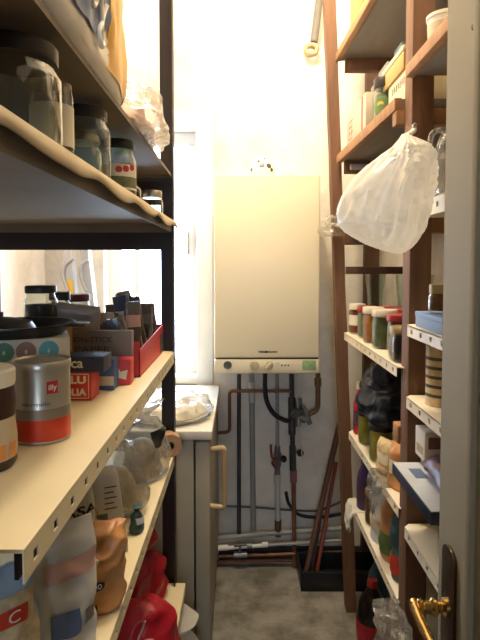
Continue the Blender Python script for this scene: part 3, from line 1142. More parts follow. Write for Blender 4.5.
# ---------------------------------------------------------------- upper shelf jars
zu = Z_UP + .0032
jar('storage_jar', 'big empty glass jar with dark lid nearest the camera on the upper left shelf', (-.262, .63, zu), .052, .119, 'lidblack', None, g='glass')
jar('storage_jar', 'slim empty glass with a pale sticker between two lidded jars on the upper left shelf', (-.268, .765, zu), .030, .118, None, None, neck=.98, shoulder=.9)
jar('storage_jar', 'square empty jar with black lid, third from the front on the upper left shelf', (-.266, .905, zu), .045, .124, 'lidblack', None, facets=5, rz=.3)
jar('storage_jar', 'empty glass jar just behind the square black-lidded jar, upper left shelf', (-.300, 1.02, zu), .036, .115, 'lidsilver', None)
jar('storage_jar', 'glass jar with a green and red printed label on the upper left shelf', (-.258, 1.13, zu), .038, .124, 'lidblack', None, lab='cream', lab_rng=(.18, .66))
jar('storage_jar', 'tall green-tinted jar behind the small silver-lidded jar on the upper left shelf', (-.275, 1.30, zu), .034, .108, None, None, g='glass_green', neck=.6, shoulder=.45)
jar('storage_jar', 'small glass jar with silver lid at the far end of the upper left shelf', (-.243, 1.475, zu), .030, .068, 'lidsilver', None)
st = bpy.data.objects['storage_jar.001']
B().lathe([(.0303, .03), (.0303, .088)], 28, caps=False).build('sticker', M['lidwhite'], st)['label'] = 'pale blank sticker'
ob = bpy.data.objects['storage_jar.004']
b = B()
for a, z in ((-.9, .062), (-.5, .066), (-1.3, .06)):
    m = Vector((math.cos(a), math.sin(a), 0)).to_track_quat('Z', 'Y').to_matrix().to_4x4()
    m.translation = (.0378 * math.cos(a), .0378 * math.sin(a), z)
    b.lathe([(0, 0), (.007, 0), (.006, .0012), (0, .0015)], 14, mat=m)
b.build('label_print', M['red'], ob)['label'] = 'red printed dots'
B().lathe([(.0386, .024), (.0386, .046)], 28, caps=False).build('label_band', M['herb'], ob)['label'] = 'green printed band'

# ---------------------------------------------------------------- middle shelf
zm = Z_MID + .0008
t = T('spread_jar', 'brown jar of chocolate spread with white lid at the left edge of the picture', 'jar', (-.346, .70, zm))
B().lathe([(0, 0), (.040, 0), (.044, .006), (.044, .04), (.0415, .06), (.044, .085), (.042, .105), (.036, .112), (0, .112)], 32).build('jar_body', M['nut'], t)
B().lathe([(0, .109), (.0425, .109), (.0435, .113), (.0435, .129), (.041, .132), (0, .132)], 36).build('lid', M['cream'], t)
B().lathe([(.0446, .014), (.0446, .04), (.0424, .06), (.0426, .068)], 32, caps=False).build('paper_label', M['oldlabel'], t)
b = B()
for a0 in (-.75, -.3):
    b.grid(lambda u, v: Vector(((.0456) * math.cos(a0 + .32 * u), .0456 * math.sin(a0 + .32 * u), .016 + .02 * v)), 8, 4)
b.build('label_picture', M['orange_print'], t)

t = T('coffee_tin', 'silver and red coffee tin standing on the middle left shelf', 'tin', (-.310, .822, zm))
R, HH = .0425, .123
B().lathe([(0, 0), (R, 0), (R + .0012, .002), (R, .004), (R, HH - .012), (0, HH - .012)], 48).build('tin_body', M['can'], t)
B().lathe([(R + .0004, .004), (R + .0004, HH * .30)], 48, caps=False).build('red_band', M['canred'], t)
B().lathe([(R + .0003, HH * .30), (R + .0003, HH * .43)], 48, caps=False).build('grey_band', M['canmid'], t)
B().lathe([(0, HH - .013), (R + .0015, HH - .013), (R + .0018, HH - .011), (R + .0015, HH - .002), (R, HH), (R - .003, HH - .003), (0, HH - .003)], 48).build('lid', M['can'], t)
ang = -.86
def tinp(x, z, h):
    a = ang + x / R
    return Vector(((R + h) * math.cos(a), (R + h) * math.sin(a), z))
b = B()
b.grid(lambda u, v: tinp(-.0085 + .017 * u, .076 + .019 * v, .0008), 10, 8)
b.build('logo_square', M['red'], t)
text('illy', .0115, lambda x, z, h: tinp(x, .0855 + z, .0011 + h), M['white'], t, 'logo_letters', None, .0002, .0002)
text('normale', .0085, lambda x, z, h: tinp(x - .024, .0615 + z, .0008 + h), M['inkgrey'], t, 'lettering', .04, .0002)

CX = lambda px, Y: (px - 240) / FPX * Y
# long white capsule carton behind the tin
x1 = CX(69, .93)
t = T('capsule_carton', 'white carton with coloured dots behind the coffee tin', 'box', (x1 - .13, 1.00, zm), .36)
vv_ = Vector((.13, -.07, 0))
vv_.rotate(Matrix.Rotation(.36, 3, 'Z'))
t.location = (x1 - vv_.x, .93 - vv_.y, zm)
B().box(-.13, .13, -.07, .07, 0, .142, .0018).build('carton_body', M['cartonwhite'], t)
for px, m in ((8, 'dotgreen'), (28, 'brown'), (49, 'teal')):
    b = B()
    b.lathe([(0, 0), (.0165, 0), (.0165, .0006), (0, .0008)], 28, mat=Matrix(((1, 0, 0, CX(px, .93) - x1 + .13), (0, 0, -1, -.07), (0, 1, 0, .121), (0, 0, 0, 1))))
    d = b.build('printed_dot', M[m], t)
    text('•', .03, on_front(CX(px, .93) - x1 + .13, -.0708, .119), M['cartonwhite'], d, 'dot_mark', .004)
t = T('baking_pan', 'black baking pan lying on the white dotted carton', 'pan', (x1 - .115, .97, zm + .1425))
B().lathe([(0, 0), (.085, 0), (.105, .018), (.109, .0185), (.109, .021), (.104, .021), (.084, .004), (0, .004)], 40).build('pan_body', M['blackplastic'], t)
B().box(.095, .135, -.018, .018, .0155, .021, .002).build('handle', M['blackplastic'], t)
t = T('pan_lid', 'round black lid lying in the baking pan at the left edge', 'lid', (x1 - .145, .965, zm + .1425 + .0048))
B().lathe([(0, 0), (.066, 0), (.068, .006), (.06, .018), (.03, .025), (.012, .0265), (.012, .036), (0, .036)], 32).build('lid_body', M['lidblack'], t)

# jars behind on a cardboard carton
t = T('storage_carton', 'plain cardboard carton behind the dotted carton, jars standing on it', 'box', (-.51, 1.26, zm))
B().box(-.12, .12, -.10, .10, 0, .135, .002).build('carton_body', M['card'], t)
B().box(-.12, .12, -.016, .016, .1348, .1356).build('tape_strip', M['kraft'], t)
zq = zm + .136
q = at(41, 300, 1.22)
jar('coffee_jar', 'glass jar half full of dark coffee with black lid on the middle left shelf', (q.x, 1.22, zq), .037, .086, 'lidblack', 'coffee', .58, shoulder=.72, neck=.84, lidh=.013)
q = at(59, 304, 1.32)
jar('coffee_jar', 'smaller half-full glass jar partly hidden behind the dark coffee jar', (q.x, 1.325, zq), .028, .066, 'lidblack', 'coffee', .5, shoulder=.72)

# foil and paper boxes
q = at(79, 402, 1.11)
xr = CX(90, 1.04)
t = T('foil_box', 'red foil roll box with white print beside the coffee tin', 'box', (xr - .045, 1.071, zm))
B().box(-.045, .045, -.03, .03, 0, .057, .0015).build('carton_body', M['redbright'], t)
text('ALU', .021, on_front(.010, -.03, .041), M['cream'], t, 'lettering', .05, .0003, .0008)
text('FOLIA', .019, on_front(.006, -.03, .0165), M['cream'], t, 'lettering', .056, .0003, .0008)
b = B()
for a in ((-.03, .04, .0525, .054), (-.03, .04, .0045, .006), (.0385, .04, .0045, .054), (-.03, -.0285, .0045, .054)):
    b.box(a[0], a[1], -.0306, -.029, a[2], a[3])
b.build('print_frame', M['cream'], t)
t = T('tin_box', 'flat navy box lying on the red foil box', 'box', (xr - .032, 1.071, zm + .0572))
B().box(-.057, .057, -.031, .034, 0, .031, .0015).build('carton_body', M['navy'], t)
text('ca', .028, on_front(.004, -.031, .0175), M['cream'], t, 'lettering', None, .0003, .0004)
xb2 = CX(113, 1.13)
t = T('tea_box', 'small blue box standing right of the red foil box', 'box', (xb2 - .024, 1.152, zm))
B().box(-.024, .024, -.022, .022, 0, .066, .0015).build('carton_body', M['blue'], t)
B().box(-.0235, .0235, -.0224, -.021, .01, .03).build('print_band', M['cartonwhite'], t)
xb3 = CX(129.5, 1.18)
t = T('tea_box', 'small red and white tea box beside the red display tray', 'box', (xb3 - .024, 1.20, zm))
B().box(-.024, .024, -.02, .02, 0, .058, .0015).build('carton_body', M['redbright'], t)
b = B()
b.prism([(-.018, .02), (.014, .012), (.018, .034), (.002, .03), (-.008, .048), (-.012, .03)], 0, .0006, mat=Matrix(((1, 0, 0, 0), (0, 0, -1, -.02), (0, 1, 0, 0), (0, 0, 0, 1))))
b.build('print_shape', M['cream'], t)
t = T('paper_roll_box', 'long grey box of non-stick paper behind the small navy, blue and red boxes', 'box', ((CX(63, 1.228) + CX(131, 1.228)) / 2, 1.241, zm))
hw_ = (CX(131, 1.228) - CX(63, 1.228)) / 2
B().box(-hw_, hw_, -.013, .013, 0, .116, .0015).build('carton_body', M['cartongrey'], t)
text('NON-STICK', .0175, on_front(-.018, -.013, .095), M['inkgrey'], t, 'lettering', .105, .0003, .0003)
text('PAPER', .019, on_front(-.012, -.013, .072), M['inkgrey'], t, 'lettering', .085, .0003, .0003)

# red display tray with sachets
ty0, ty1 = 1.262, 1.650
tx1 = -.240
t = T('display_tray', 'open red carton tray full of dark sachets at the far end of its shelf', 'tray', (tx1 - .06, (ty0 + ty1) / 2, zm))
b = B()
L = (ty1 - ty0) / 2
b.box(-.06, .06, -L, L, 0, .002)
b.box(-.06, .06, -L, -L + .002, 0, .085)
b.box(-.06, .06, L - .002, L, 0, .085)
b.box(-.06, -.058, -L, L, 0, .085)
b.prism([(-L, 0), (L, 0), (L, .085), (-L, .066)], 0, .002, mat=Matrix(((0, 0, 1, .058), (1, 0, 0, 0), (0, 1, 0, 0), (0, 0, 0, 1))))
b.build('tray_body', M['redbright'], t)
b = B()
b.box(.0598, .0606, L - .07, L - .004, .006, .06)
b.build('printed_panel', M['inkgrey'], t)['label'] = 'dark printed end panel'
rnd = random.Random(5)
where = ('nearest the camera', 'second from the near end', 'third from the near end', 'in the near half', 'just before the middle', 'in the middle', 'just past the middle', 'in the far half', 'third from the far end', 'second from the far end', 'at the far end')
SK = ('sachet', 'sachet2', 'sachet3', 'sachet', 'sachet3', 'sachet2', 'sachet', 'sachet3', 'sachet2', 'sachet', 'sachet2')
SC = dict(sachet='dark brown', sachet2='olive-brown', sachet3='blue-black')
HG = (.150, .165, .175, .19, .20, .178, .165, .15, .15, .135, .14)
for i in range(11):
    y = ty0 + .024 + i * .034
    for j in range(2):
        hgt = HG[i] * (1 if j else .93) + rnd.uniform(-.03, .012)
        km = SK[(i + j * 4) % 11]
        s = T('sachet', '%s sachet %s of the red tray, %s row' % (SC[km], where[i], 'aisle-side' if j else 'wall-side'), 'sachet', (tx1 - .09 + .056 * j + rnd.uniform(-.004, .004), y + rnd.uniform(-.004, .004), zm + .0035), 0, 'sachets in the red tray', rot=(rnd.uniform(-.14, .16), rnd.uniform(-.34, .0) if j else rnd.uniform(-.14, .22), rnd.uniform(-.5, .5)))
        p = Pouch(.044 + rnd.uniform(-.008, .006), .011, hgt, 'seam', 3.5, .006, 2.2, 30 + i + j * 20, .5)
        p.mesh('sachet_body', M[km], s, 36, 16)
        p.patch('printed_band', -.018, .018, hgt * .62, hgt * .80, M[('cartongrey', 'silver', 'cartonwhite', 'navy', 'silver', 'card', 'navy', 'bagpink', 'silver', 'card', 'cream')[(i * 3 + j) % 11]], s, .0022, 8, 6)
# packets and jar behind the grey box
q = at(90, 316, 1.46)
jar('preserve_jar', 'glass jar with maroon lid behind the grey paper box', (at(88, 316, 1.50).x - .03, 1.50, zm + .095), .038, .092, 'lidmaroon', 'plum', .4, shoulder=.75)
t = T('support_box', 'plain cardboard box under the maroon-lidded jar', 'box', (at(88, 316, 1.50).x - .03, 1.50, zm))
B().box(-.045, .045, -.06, .06, 0, .0945, .0015).build('carton_body', M['card'], t)
for px, Y, hh, wd, mm, lab, rr in ((75, 1.245, .060, .115, 'sachet2', 'olive packet propped up on top of the grey paper box', .1), (60, 1.36, .155, .08, 'sachet2', 'tall brown packet standing behind the left half of the grey paper box', -.12),):
    base = zm if hh > .1 else zm + .1165
    yy = Y
    s = T('packet', lab, 'packet', (at(px, 330, yy).x, yy if hh > .1 else 1.241, base + .0005), 0, None, rot=(0, rr, .1))
    p = Pouch(wd, .018, hh, 'seam', 3.2, .006, 2, px, .5)
    p.mesh('packet_body', M[mm], s, 44, 20)
    p.patch('printed_band', -wd * .3, wd * .3, hh * .45, hh * .62, M['cartongrey'], s, .0022, 8, 6)

# ---------------------------------------------------------------- lower shelf
zl = Z_LOW + .0008
RZ = PI / 2 - .55
t = T('snack_bag', 'translucent blue-topped bag of tan snacks at the bottom left corner', 'bag', (-.308, .650, zl), RZ - .25)
pc = Pouch(.095, .06, .205, 'seam', 2.6, .014, 1.2, 41, .6)
pc.mesh('bag_body', M['bluepack'], t)
pc.patch('tan_contents', -.044, .044, .006, .178, M['pasta'], t, .003, 20, 14)
pc.patch('red_print', -.008, .026, .144, .164, M['canred'], t, .0045, 14, 6)
pc.write('C', .019, .009, .154, M['cream'], t, 'lettering', None, .0058)
t = T('flour_bag', 'tall white paper flour bag with pink band and blue square on the lower left shelf', 'bag', (-.270, .768, zl), RZ - .3)
pc = Pouch(.098, .068, .202, 'seam', 2.6, .018, 1.2, 42, .55)
pc.mesh('bag_body', M['flour'], t)
pc.patch('pink_band', -.03, .042, .135, .163, M['bagpink'], t, .003, 18, 8)
pc.patch('blue_square', -.026, .012, .062, .095, M['printblue'], t, .003, 12, 10)
pc.patch('fine_print', .018, .04, .066, .09, M['cartongrey'], t, .003, 12, 10)
t = T('orange_bag', 'orange printed pasta bag with dark patch on the lower left shelf', 'bag', (-.244, .895, zl), RZ - .62)
pc = Pouch(.084, .058, .138, 'seam', 2.4, .018, 1.6, 43, .6)
pc.mesh('bag_body', M['bagorange'], t)
pc.patch('dark_label', -.026, .004, .050, .067, M['navy'], t, .0035, 12, 8, 1)
pc.write('600', .012, -.011, .0585, M['cream'], t, 'lettering', .019, .005)
pc.patch('base_label', -.036, -.008, .010, .027, M['ink'], t, .0035, 12, 8)
pc.patch('white_badge', -.022, -.004, .086, .099, M['cream'], t, .0035, 10, 8, 1)
t = T('salt_pack', 'white bag with black capital letters behind the flour bag', 'bag', (-.345, .985, zl), .45)
pc = Pouch(.13, .06, .215, 'seam', 3, .008, 1, 44, .4)
pc.mesh('bag_body', M['flour'], t)
pc.write('ASA', .024, .036, .126, M['ink'], t, 'lettering', .062, .004, .0006)
t = T('rice_carton', 'leaning white carton with green and grey print on the lower left shelf', 'box', (-.272, 1.075, zl), 0, None, rot=(0, 0, .42))
b = B().prism([(-.036, 0), (.036, 0), (.016, .168), (-.050, .168)], -.025, .025, bev=.003, mat=Matrix(((1, 0, 0, 0), (0, 0, -1, 0), (0, 1, 0, 0), (0, 0, 0, 1)))).build('carton_body', M['flour'], t)
b = B()
b.box(-.028, -.006, -.0257, -.024, .06, .088)
b.build('print_block', M['herb'], t)
b = B()
for i in range(5):
    b.box(-.012, .012 - .005 * (i % 2), -.0256, -.024, .14 - i * .011, .1425 - i * .011)
b.build('print_lines', M['inkgrey'], t)
b = B()
b.prism([(-.038, .11), (-.034, .11), (.006, .035), (.002, .035)], 0, .0006, mat=Matrix(((1, 0, 0, 0), (0, 0, -1, -.025), (0, 1, 0, 0), (0, 0, 0, 1))))
b.build('print_stripe', M['bagyellow'], t)
t = T('twist_packet', 'small blue-green packet at the edge of the lower left shelf', 'packet', (-.228, 1.15, zl), RZ)
pc = Pouch(.032, .026, .056, 'gather', 2.2, .006, 2.5, 45, .5)
pc.mesh('packet_body', M['bottlegreen'], t, 40, 24)
pc.patch('pale_band', -.012, .012, .022, .034, M['silver'], t, .002, 8, 6)
t = T('film_bag', 'tall clear bag of pale pasta standing beside the leaning white carton', 'bag', (-.30, 1.245, zl), RZ)
pc = Pouch(.15, .13, .215, 'gather', 2.3, .022, 1.1, 46, .6)
pc.mesh('bag_film', M['film_grey'], t)
Pouch(.11, .09, .10, 'lump', 2.3, .012, 1.5, 47, .4).mesh('bag_contents', M['food'], t).location = (0, 0, .005)
t = T('film_bag', 'clear crinkled bag of nuts with dark label near the kraft tape roll', 'bag', (-.272, 1.46, zl), RZ)
pc = Pouch(.145, .12, .205, 'gather', 2.3, .022, 1.1, 48, .6)
pc.mesh('bag_film', M['film_grey'], t)
Pouch(.11, .09, .10, 'lump', 2.3, .012, 1.5, 49, .4).mesh('bag_contents', M['food'], t).location = (0, 0, .005)
pc.patch('dark_label', -.02, .035, .095, .135, M['ink'], t, .004, 12, 10)
# tape roll on edge
t = T('tape_roll', 'brown kraft tape roll standing on edge at the end of the lower left shelf', 'tape roll', (-.218, 1.622, zl + .0355), 0, None, rot=(PI / 2, 0, .25))
B().lathe([(.012, -.022), (.035, -.022), (.0355, -.02), (.0355, .02), (.035, .022), (.012, .022), (.012, -.022)], 40, caps=False).build('tape', M['kraft'], t)
B().lathe([(.0095, -.0225), (.0118, -.0225), (.0118, .0225), (.0095, .0225), (.0095, -.0225)], 32, caps=False).build('core', M['ink'], t)

# ---------------------------------------------------------------- bottom shelf
zb = Z_BOT + .0008
t = T('red_sack', 'glossy red plastic bag with white ring print on the bottom left shelf', 'bag', (-.255, 1.33, zb), RZ - .35)
pc = Pouch(.20, .13, .16, 'lump', 2.4, .022, 1.0, 51, .5)
pc.mesh('bag_body', M['redbag'], t)
b = B()
path = []
for k in range(29):
    a = 2 * PI * k / 28
    q = pc.front(-.022 + .032 * math.cos(a), .062 + .026 * math.sin(a))
    path.append(Vector((q.x, q.y - .003, q.z)))
b.tube(path, .0032, 8)
path = []
for x, z in [(.044, .060), (.05, .072), (.054, .06), (.046, .05), (.04, .046), (.05, .04), (.06, .044)]:
    q = pc.front(x - .034, z)
    path.append(Vector((q.x, q.y - .003, q.z)))
b.tube(spline(path, 5), .0028, 8)
path = []
for x, z in [(-.01, .08), (0, .1), (.012, .115), (.02, .128)]:
    q = pc.front(x - .034, z)
    path.append(Vector((q.x, q.y - .003, q.z)))
b.tube(spline(path, 5), .0028, 8)
b.build('ring_print', M['bagpink'], t)
t = T('red_sack', 'second red plastic bag bunched behind the one with the ring', 'bag', (-.31, 1.55, zb), RZ)
pc = Pouch(.19, .13, .19, 'gather', 2.3, .03, 1.0, 52, .5)
pc.mesh('bag_body', M['redbag'], t)
t = T('white_sack', 'small white plastic bag on the floor beside the fridge', 'bag', (-.21, 1.60, 0), .4)
pc = Pouch(.20, .18, .30, 'gather', 2.3, .03, .9, 53, .5)
pc.mesh('bag_body', M['bagwhite'], t)

# ================================================================== right wooden rack
XS = .385
YA, YB = 1.245, 1.955
rr_ = T('wooden_rack', 'rough wooden rack with white metal and board shelves along the right wall', 'shelving rack', (.54, 1.5, 0))
ro = Vector((.54, 1.5, 0))


def wb(b, x0, x1, y0, y1, z0, z1, bev=0, mi=0):
    return b.box(x0 - ro.x, x1 - ro.x, y0 - ro.y, y1 - ro.y, z0, z1, bev, mi)


b = B()
wb(b, .398, .45, YA, YA + .055, 0, 2.5, .003)
b.build('post', M['wood_post'], rr_)
# leaning far post: its top tips towards the room
b = B()
pt, pb = at(328.5, -25, 1.985), at(350, 602, 2.10)
d = (pt - pb)
pb = pb - d * (pb.z / d.z)
d = (pt - pb)
n_ = 30
for k in range(1):
    w1, w2 = .040, .05
    prof_x = lambda z: 0
    pts = []
def post_f(u, v):
    c = pb + d * v - ro
    wob = .0025 * mnoise.noise(Vector((v * 14, u * 3, 2)))
    a = [(-1, -1), (1, -1), (1, 1), (-1, 1)][int(round(u * 4)) % 4]
    return Vector((c.x + a[0] * (w1 / 2 + wob), c.y + a[1] * (w2 / 2), c.z))
b.grid(post_f, 4, 40, True, 0, True, True)
b.build('post', M['wood_post'], rr_)
for yy in (.70, 1.21, 2.395):
    b = B()
    if yy > 2:
        wb(b, .565, .63, yy, yy + .045, 0, 2.4, .003)
        b.build('rear_post', M['wood_dark'], rr_)
    else:
        wb(b, .645, .695, yy, yy + .05, 0, 2.5, .003)
        b.build('rear_post', M['wood_dark'], rr_)
b = B()
wb(b, .40, .45, .60, .655, 0, 2.5, .003)
b.build('post', M['wood_post'], rr_)


def plank(pts, z0, z1, m, name='shelf'):
    return B().prism([(x - ro.x, y - ro.y) for x, y in pts], z0, z1, bev=.0015).build(name, M[m], rr_)


def edge(p, q, z0, z1, m, t=.018):
    b = B()
    p, q = Vector(p) - Vector((ro.x, ro.y, 0)), Vector(q) - Vector((ro.x, ro.y, 0))
    b.prism([(p.x - t, p.y), (q.x - t, q.y), (q.x, q.y), (p.x, p.y)], z0, z1, bev=.0015)
    return b.build('shelf_edge', M[m], rr_)


Z1, Z2, Z3 = 2.15, 1.782, 1.525
plank([(.39, 1.30), (.69, 1.30), (.69, YB + .03), (.365, YB + .03)], Z1, Z1 + .02, 'board')
edge((.392, 1.30, 0), (.367, YB + .02, 0), Z1 - .006, Z1 + .022, 'board_edge')
plank([(.39, 1.30), (.69, 1.30), (.69, YB + .03), (.372, YB + .03)], Z2, Z2 + .02, 'board')
edge((.392, 1.30, 0), (.374, YB + .02, 0), Z2 - .008, Z2 + .022, 'wood')
plank([(.42, 1.30), (.69, 1.30), (.69, YB + .03), (.40, YB + .03)], Z3, Z3 + .02, 'wood_dark')
for z in (Z1 - .03, Z2 - .03, Z3 - .035):
    b = B()
    wb(b, .385, .69, YB + .0, YB + .032, z - .015, z + .03, .002)
    b.build('bearer', M['wood_dark' if z < 1.7 else 'wood_post'], rr_)
    b = B()
    wb(b, .378, .69, 1.30, 1.332, z - .012, z + .029, .002)
    b.build('bearer', M['wood'], rr_)
b = B()
b.tube([Vector((.392, 1.90, 1.748)) - ro, Vector((.69, 1.90, 1.748)) - ro], .010, 12)
b.build('hanging_rail', M['alu'], rr_)
b = B()
wb(b, .40, .69, YB + .035, YB + .06, 1.366, 1.394, .002)
b.build('bearer', M['wood_dark'], rr_)
b = B()
wb(b, .392, .43, 1.30, 1.345, .955, 1.0, .003)
b.build('bearer_block', M['wood'], rr_)


def metal_shelf(z, y0, y1, x0=XS, lip=.026, pitch=.058):
    b = B()
    k = .014                       # cut corner
    b.prism([(x0 - ro.x + k, y0 - ro.y), (.69 - ro.x, y0 - ro.y), (.69 - ro.x, y1 - ro.y), (x0 - ro.x + k, y1 - ro.y), (x0 - ro.x, y1 - k - ro.y), (x0 - ro.x, y0 + k - ro.y)], z - .003, z)
    slotted(b, x0 - ro.x + .002, .002, y0 + k - ro.y, y1 - k - ro.y, z - lip, z - .0005, pitch)
    wb(b, x0 + k, .69, y1 - .002, y1, z - lip, z - .001)
    wb(b, x0 + k, .69, y0, y0 + .002, z - lip, z - .001)
    return b.build('shelf', M['shelf_white'], rr_)


ZJ, Z4, Z5 = 1.152, .800, .560
metal_shelf(ZJ, 1.275, YB, .383)
metal_shelf(Z4, 1.275, 1.90, .392)
metal_shelf(Z5, 1.275, 1.88, .395)
ZN = (1.262, 1.094, .912, .785)
for i, z in enumerate(ZN):
    metal_shelf(z, .665, 1.235, .387 if i != 2 else .40)
metal_shelf(1.55, .665, 1.235, .418, .04)
plank([(.385, .665), (.69, .665), (.69, 1.24), (.385, 1.24)], 1.835, 1.855, 'board')
edge((.40, .665, 0), (.40, 1.24, 0), 1.830, 1.857, 'wood', .02)

# ---------------------------------------------------------------- highest board
zt1 = Z1 + .0232
t = T('oil_tin', 'olive-yellow tin on the highest board of the right rack', 'tin', (.425, 1.80, zt1))
B().box(-.045, .045, -.075, .075, 0, .21, .012, 0, 3).build('tin_body', M['tin'], t)
B().box(-.0462, -.044, -.055, .055, .03, .17, .002).build('faded_label', M['ochre'], t)
B().lathe([(0, .208), (.018, .208), (.018, .225), (0, .225)], 18).build('cap', M['lidgold'], t)
t = T('glass_trinket', 'small dark knobbly ornament at the far edge of the highest right board', 'ornament', (.395, 1.915, zt1))
B().lathe([(0, 0), (.02, 0), (.022, .01), (.014, .022), (.02, .034), (.012, .046), (0, .05)], 16).build('ornament_body', M['brassdull'], t)
t = T('film_scrap', 'wadded clear film beside the olive tin on the highest right board', 'film', (.43, 1.62, zt1), PI / 2)
Pouch(.13, .08, .06, 'lump', 2.3, .03, 1.6, 61, .7).mesh('film', M['film'], t, 44, 24)
# ---------------------------------------------------------------- second board
zt2 = Z2 + .0232
t = T('stripe_carton', 'white carton with a red stripe at the far end of the second right board', 'box', (.408, 1.765, zt2))
B().box(-.028, .024, -.14, .14, 0, .118, .002).build('carton_body', M['cartonwhite'], t)
B().box(-.0285, -.027, -.102, -.085, .001, .117).build('red_stripe', M['red'], t)
b = B()
for i in range(4):
    z = .025 + i * .02
    b.box(-.0285, -.027, .055 - .01 * (i % 2), .10, z, z + .003)
for y in (.055, .10):
    b.box(-.0285, -.027, y, y + .003, .025, .088)
b.build('printed_lines', M['red'], t)
jar('honey_jar', 'black-lidded jar with green oval label on the second right board', (.412, 1.515, zt2), .034, .118, 'lidblack', 'pickle', .75, shoulder=.84, neck=.92, lidh=.024)
hj = bpy.data.objects['honey_jar']
b = B()
def hl(u, v):
    uu, vv = u * 2 - 1, v * 2 - 1
    x = .028 * uu * math.sqrt(1 - vv * vv / 2)
    z = .036 + .026 * vv * math.sqrt(1 - uu * uu / 2)
    a = -2.25 + x / .0345
    return Vector((.0350 * math.cos(a), .0350 * math.sin(a), z))
b.grid(hl, 14, 12)
b.build('oval_label', M['labelgreen'], hj)['label'] = 'green oval label'
b = B()
b.grid(lambda u, v: Vector((.0356 * math.cos(-2.55 + .5 * u), .0356 * math.sin(-2.55 + .5 * u), .036 + .008 * v + .004 * math.sin(u * 3))), 10, 4)
b.build('label_print', M['yellow'], hj)
t = T('wooden_crate', 'pale wooden box with stamped dark marks at the near end of the second right board', 'box', (.455, 1.385, zt2))
B().box(-.05, .05, -.072, .082, 0, .075, .002).build('crate_body', M['ivory'], t)
b = B()
for i in range(7):
    y = -.06 + i * .016
    b.box(-.0506, -.049, y, y + .008, .042 + .003 * (i % 2), .060)
b.build('stamped_marks', M['inkgrey'], t)
t = T('ochre_box', 'ochre box with ivory lid resting on the stamped wooden box', 'box', (.455, 1.395, zt2 + .0755))
B().box(-.055, .05, -.075, .11, 0, .045, .002).build('carton_body', M['ochre'], t)
B().box(-.057, .052, -.077, .112, .045, .058, .002).build('lid', M['ivory'], t)
for i, (y0, y1, hh, mm, lab, x) in enumerate(((1.60, 1.70, .20, 'gamebox', 'grey upright box behind the striped carton, nearer the camera', .472), (1.715, 1.80, .185, 'gamebox', 'grey upright box behind the middle of the striped carton', .472), (1.815, 1.90, .165, 'card', 'brown upright box behind the far end of the striped carton', .472), (1.51, 1.585, .22, 'gameblue', 'blue-grey upright box behind the black-lidded honey jar', .487))):
    t = T('upright_box', lab, 'box', (x, (y0 + y1) / 2, zt2), 0, 'boxes standing at the back of the second right board')
    L = (y1 - y0) / 2
    B().box(-.035, .10, -L, L, 0, hh, .002).build('carton_body', M[mm], t)
    B().box(-.0357, -.034, -L * .7, L * .7, hh * .62, hh * .85).build('spine_print', M['inkgrey' if i != 3 else 'cream'], t)
# ---------------------------------------------------------------- third board (behind the bag)
t = T('white_box', 'small white box just under the second right board beside the far post', 'box', (.46, 1.84, Z3 + .0205))
B().box(-.05, .05, -.09, .09, 0, .12, .002).build('carton_body', M['cartonwhite'], t)
B().box(-.0506, -.049, -.089, .089, .085, .088).build('lid_line', M['inkgrey'], t)

# ---------------------------------------------------------------- jar shelf
zj = ZJ + .0006
XJ = .425
jar('preserve_jar', 'white-lidded jar of red sauce at the far end of the right jar shelf', (XJ - .002, 1.905, zj), .030, .108, 'lidwhite', 'tomato', .9, lab='cream', lab_rng=(.35, .75), neck=.9)
jar('preserve_jar', 'red-lidded jar of green pickles, second from the far end of the jar shelf', (XJ + .008, 1.795, zj), .033, .108, 'lidred', 'pickle', .92, neck=.92)
jar('preserve_jar', 'white-lidded jar of orange preserve in the middle of the right jar shelf', (XJ + .002, 1.690, zj), .034, .113, 'lidwhite', 'apricot', .92, neck=.9)
jar('preserve_jar', 'large white-lidded jar of grey-green pickles on the right jar shelf', (XJ + .006, 1.575, zj), .037, .115, 'lidwhite', 'pickle', .92, neck=.92)
jar('preserve_jar', 'shiny red-lidded jar second from the front on the right jar shelf', (XJ + .020, 1.465, zj), .036, .112, 'lidred', 'plum', .92, neck=.94)
jar('preserve_jar', 'squat jar of dark preserve nearest the front of the right jar shelf', (XJ, 1.358, zj), .037, .090, 'lidgold', 'plum', .9, neck=.94, facets=6)
jar('preserve_jar', 'red-lidded jar behind the orange preserve in the second row of the jar shelf', (.51, 1.66, zj), .034, .112, 'lidred', 'tomato', .92, neck=.92)
jar('preserve_jar', 'red-lidded jar behind the pickles at the back of the jar shelf', (.505, 1.775, zj), .034, .110, 'lidred', 'pickle', .92, neck=.92)
for i, (x, y, lab) in enumerate(((.485, 1.895, 'tall clear glass vase furthest back on the right jar shelf'), (.585, 1.87, 'tall clear glass vase standing behind the jars near the wall'), (.60, 1.74, 'tall clear glass vase nearest the wooden front post on the jar shelf'))):
    t = T('glass_vase', lab, 'vase', (x, y, zj), 0, 'clear vases at the back of the jar shelf')
    b = B()
    b.lathe([(.030, 0), (.031, .006), (.028, .08), (.027, .12), (.034, .19), (.036, .215), (.0345, .215), (.032, .19), (.0255, .12), (.0265, .08), (.029, .012), (0, .01)], 28, caps=False)
    b.build('glass_body', M['glass'], t)
    B().lathe([(0, 0), (.030, 0), (.0305, .009), (0, .009)], 28).build('thick_base', M['glass_green'], t)

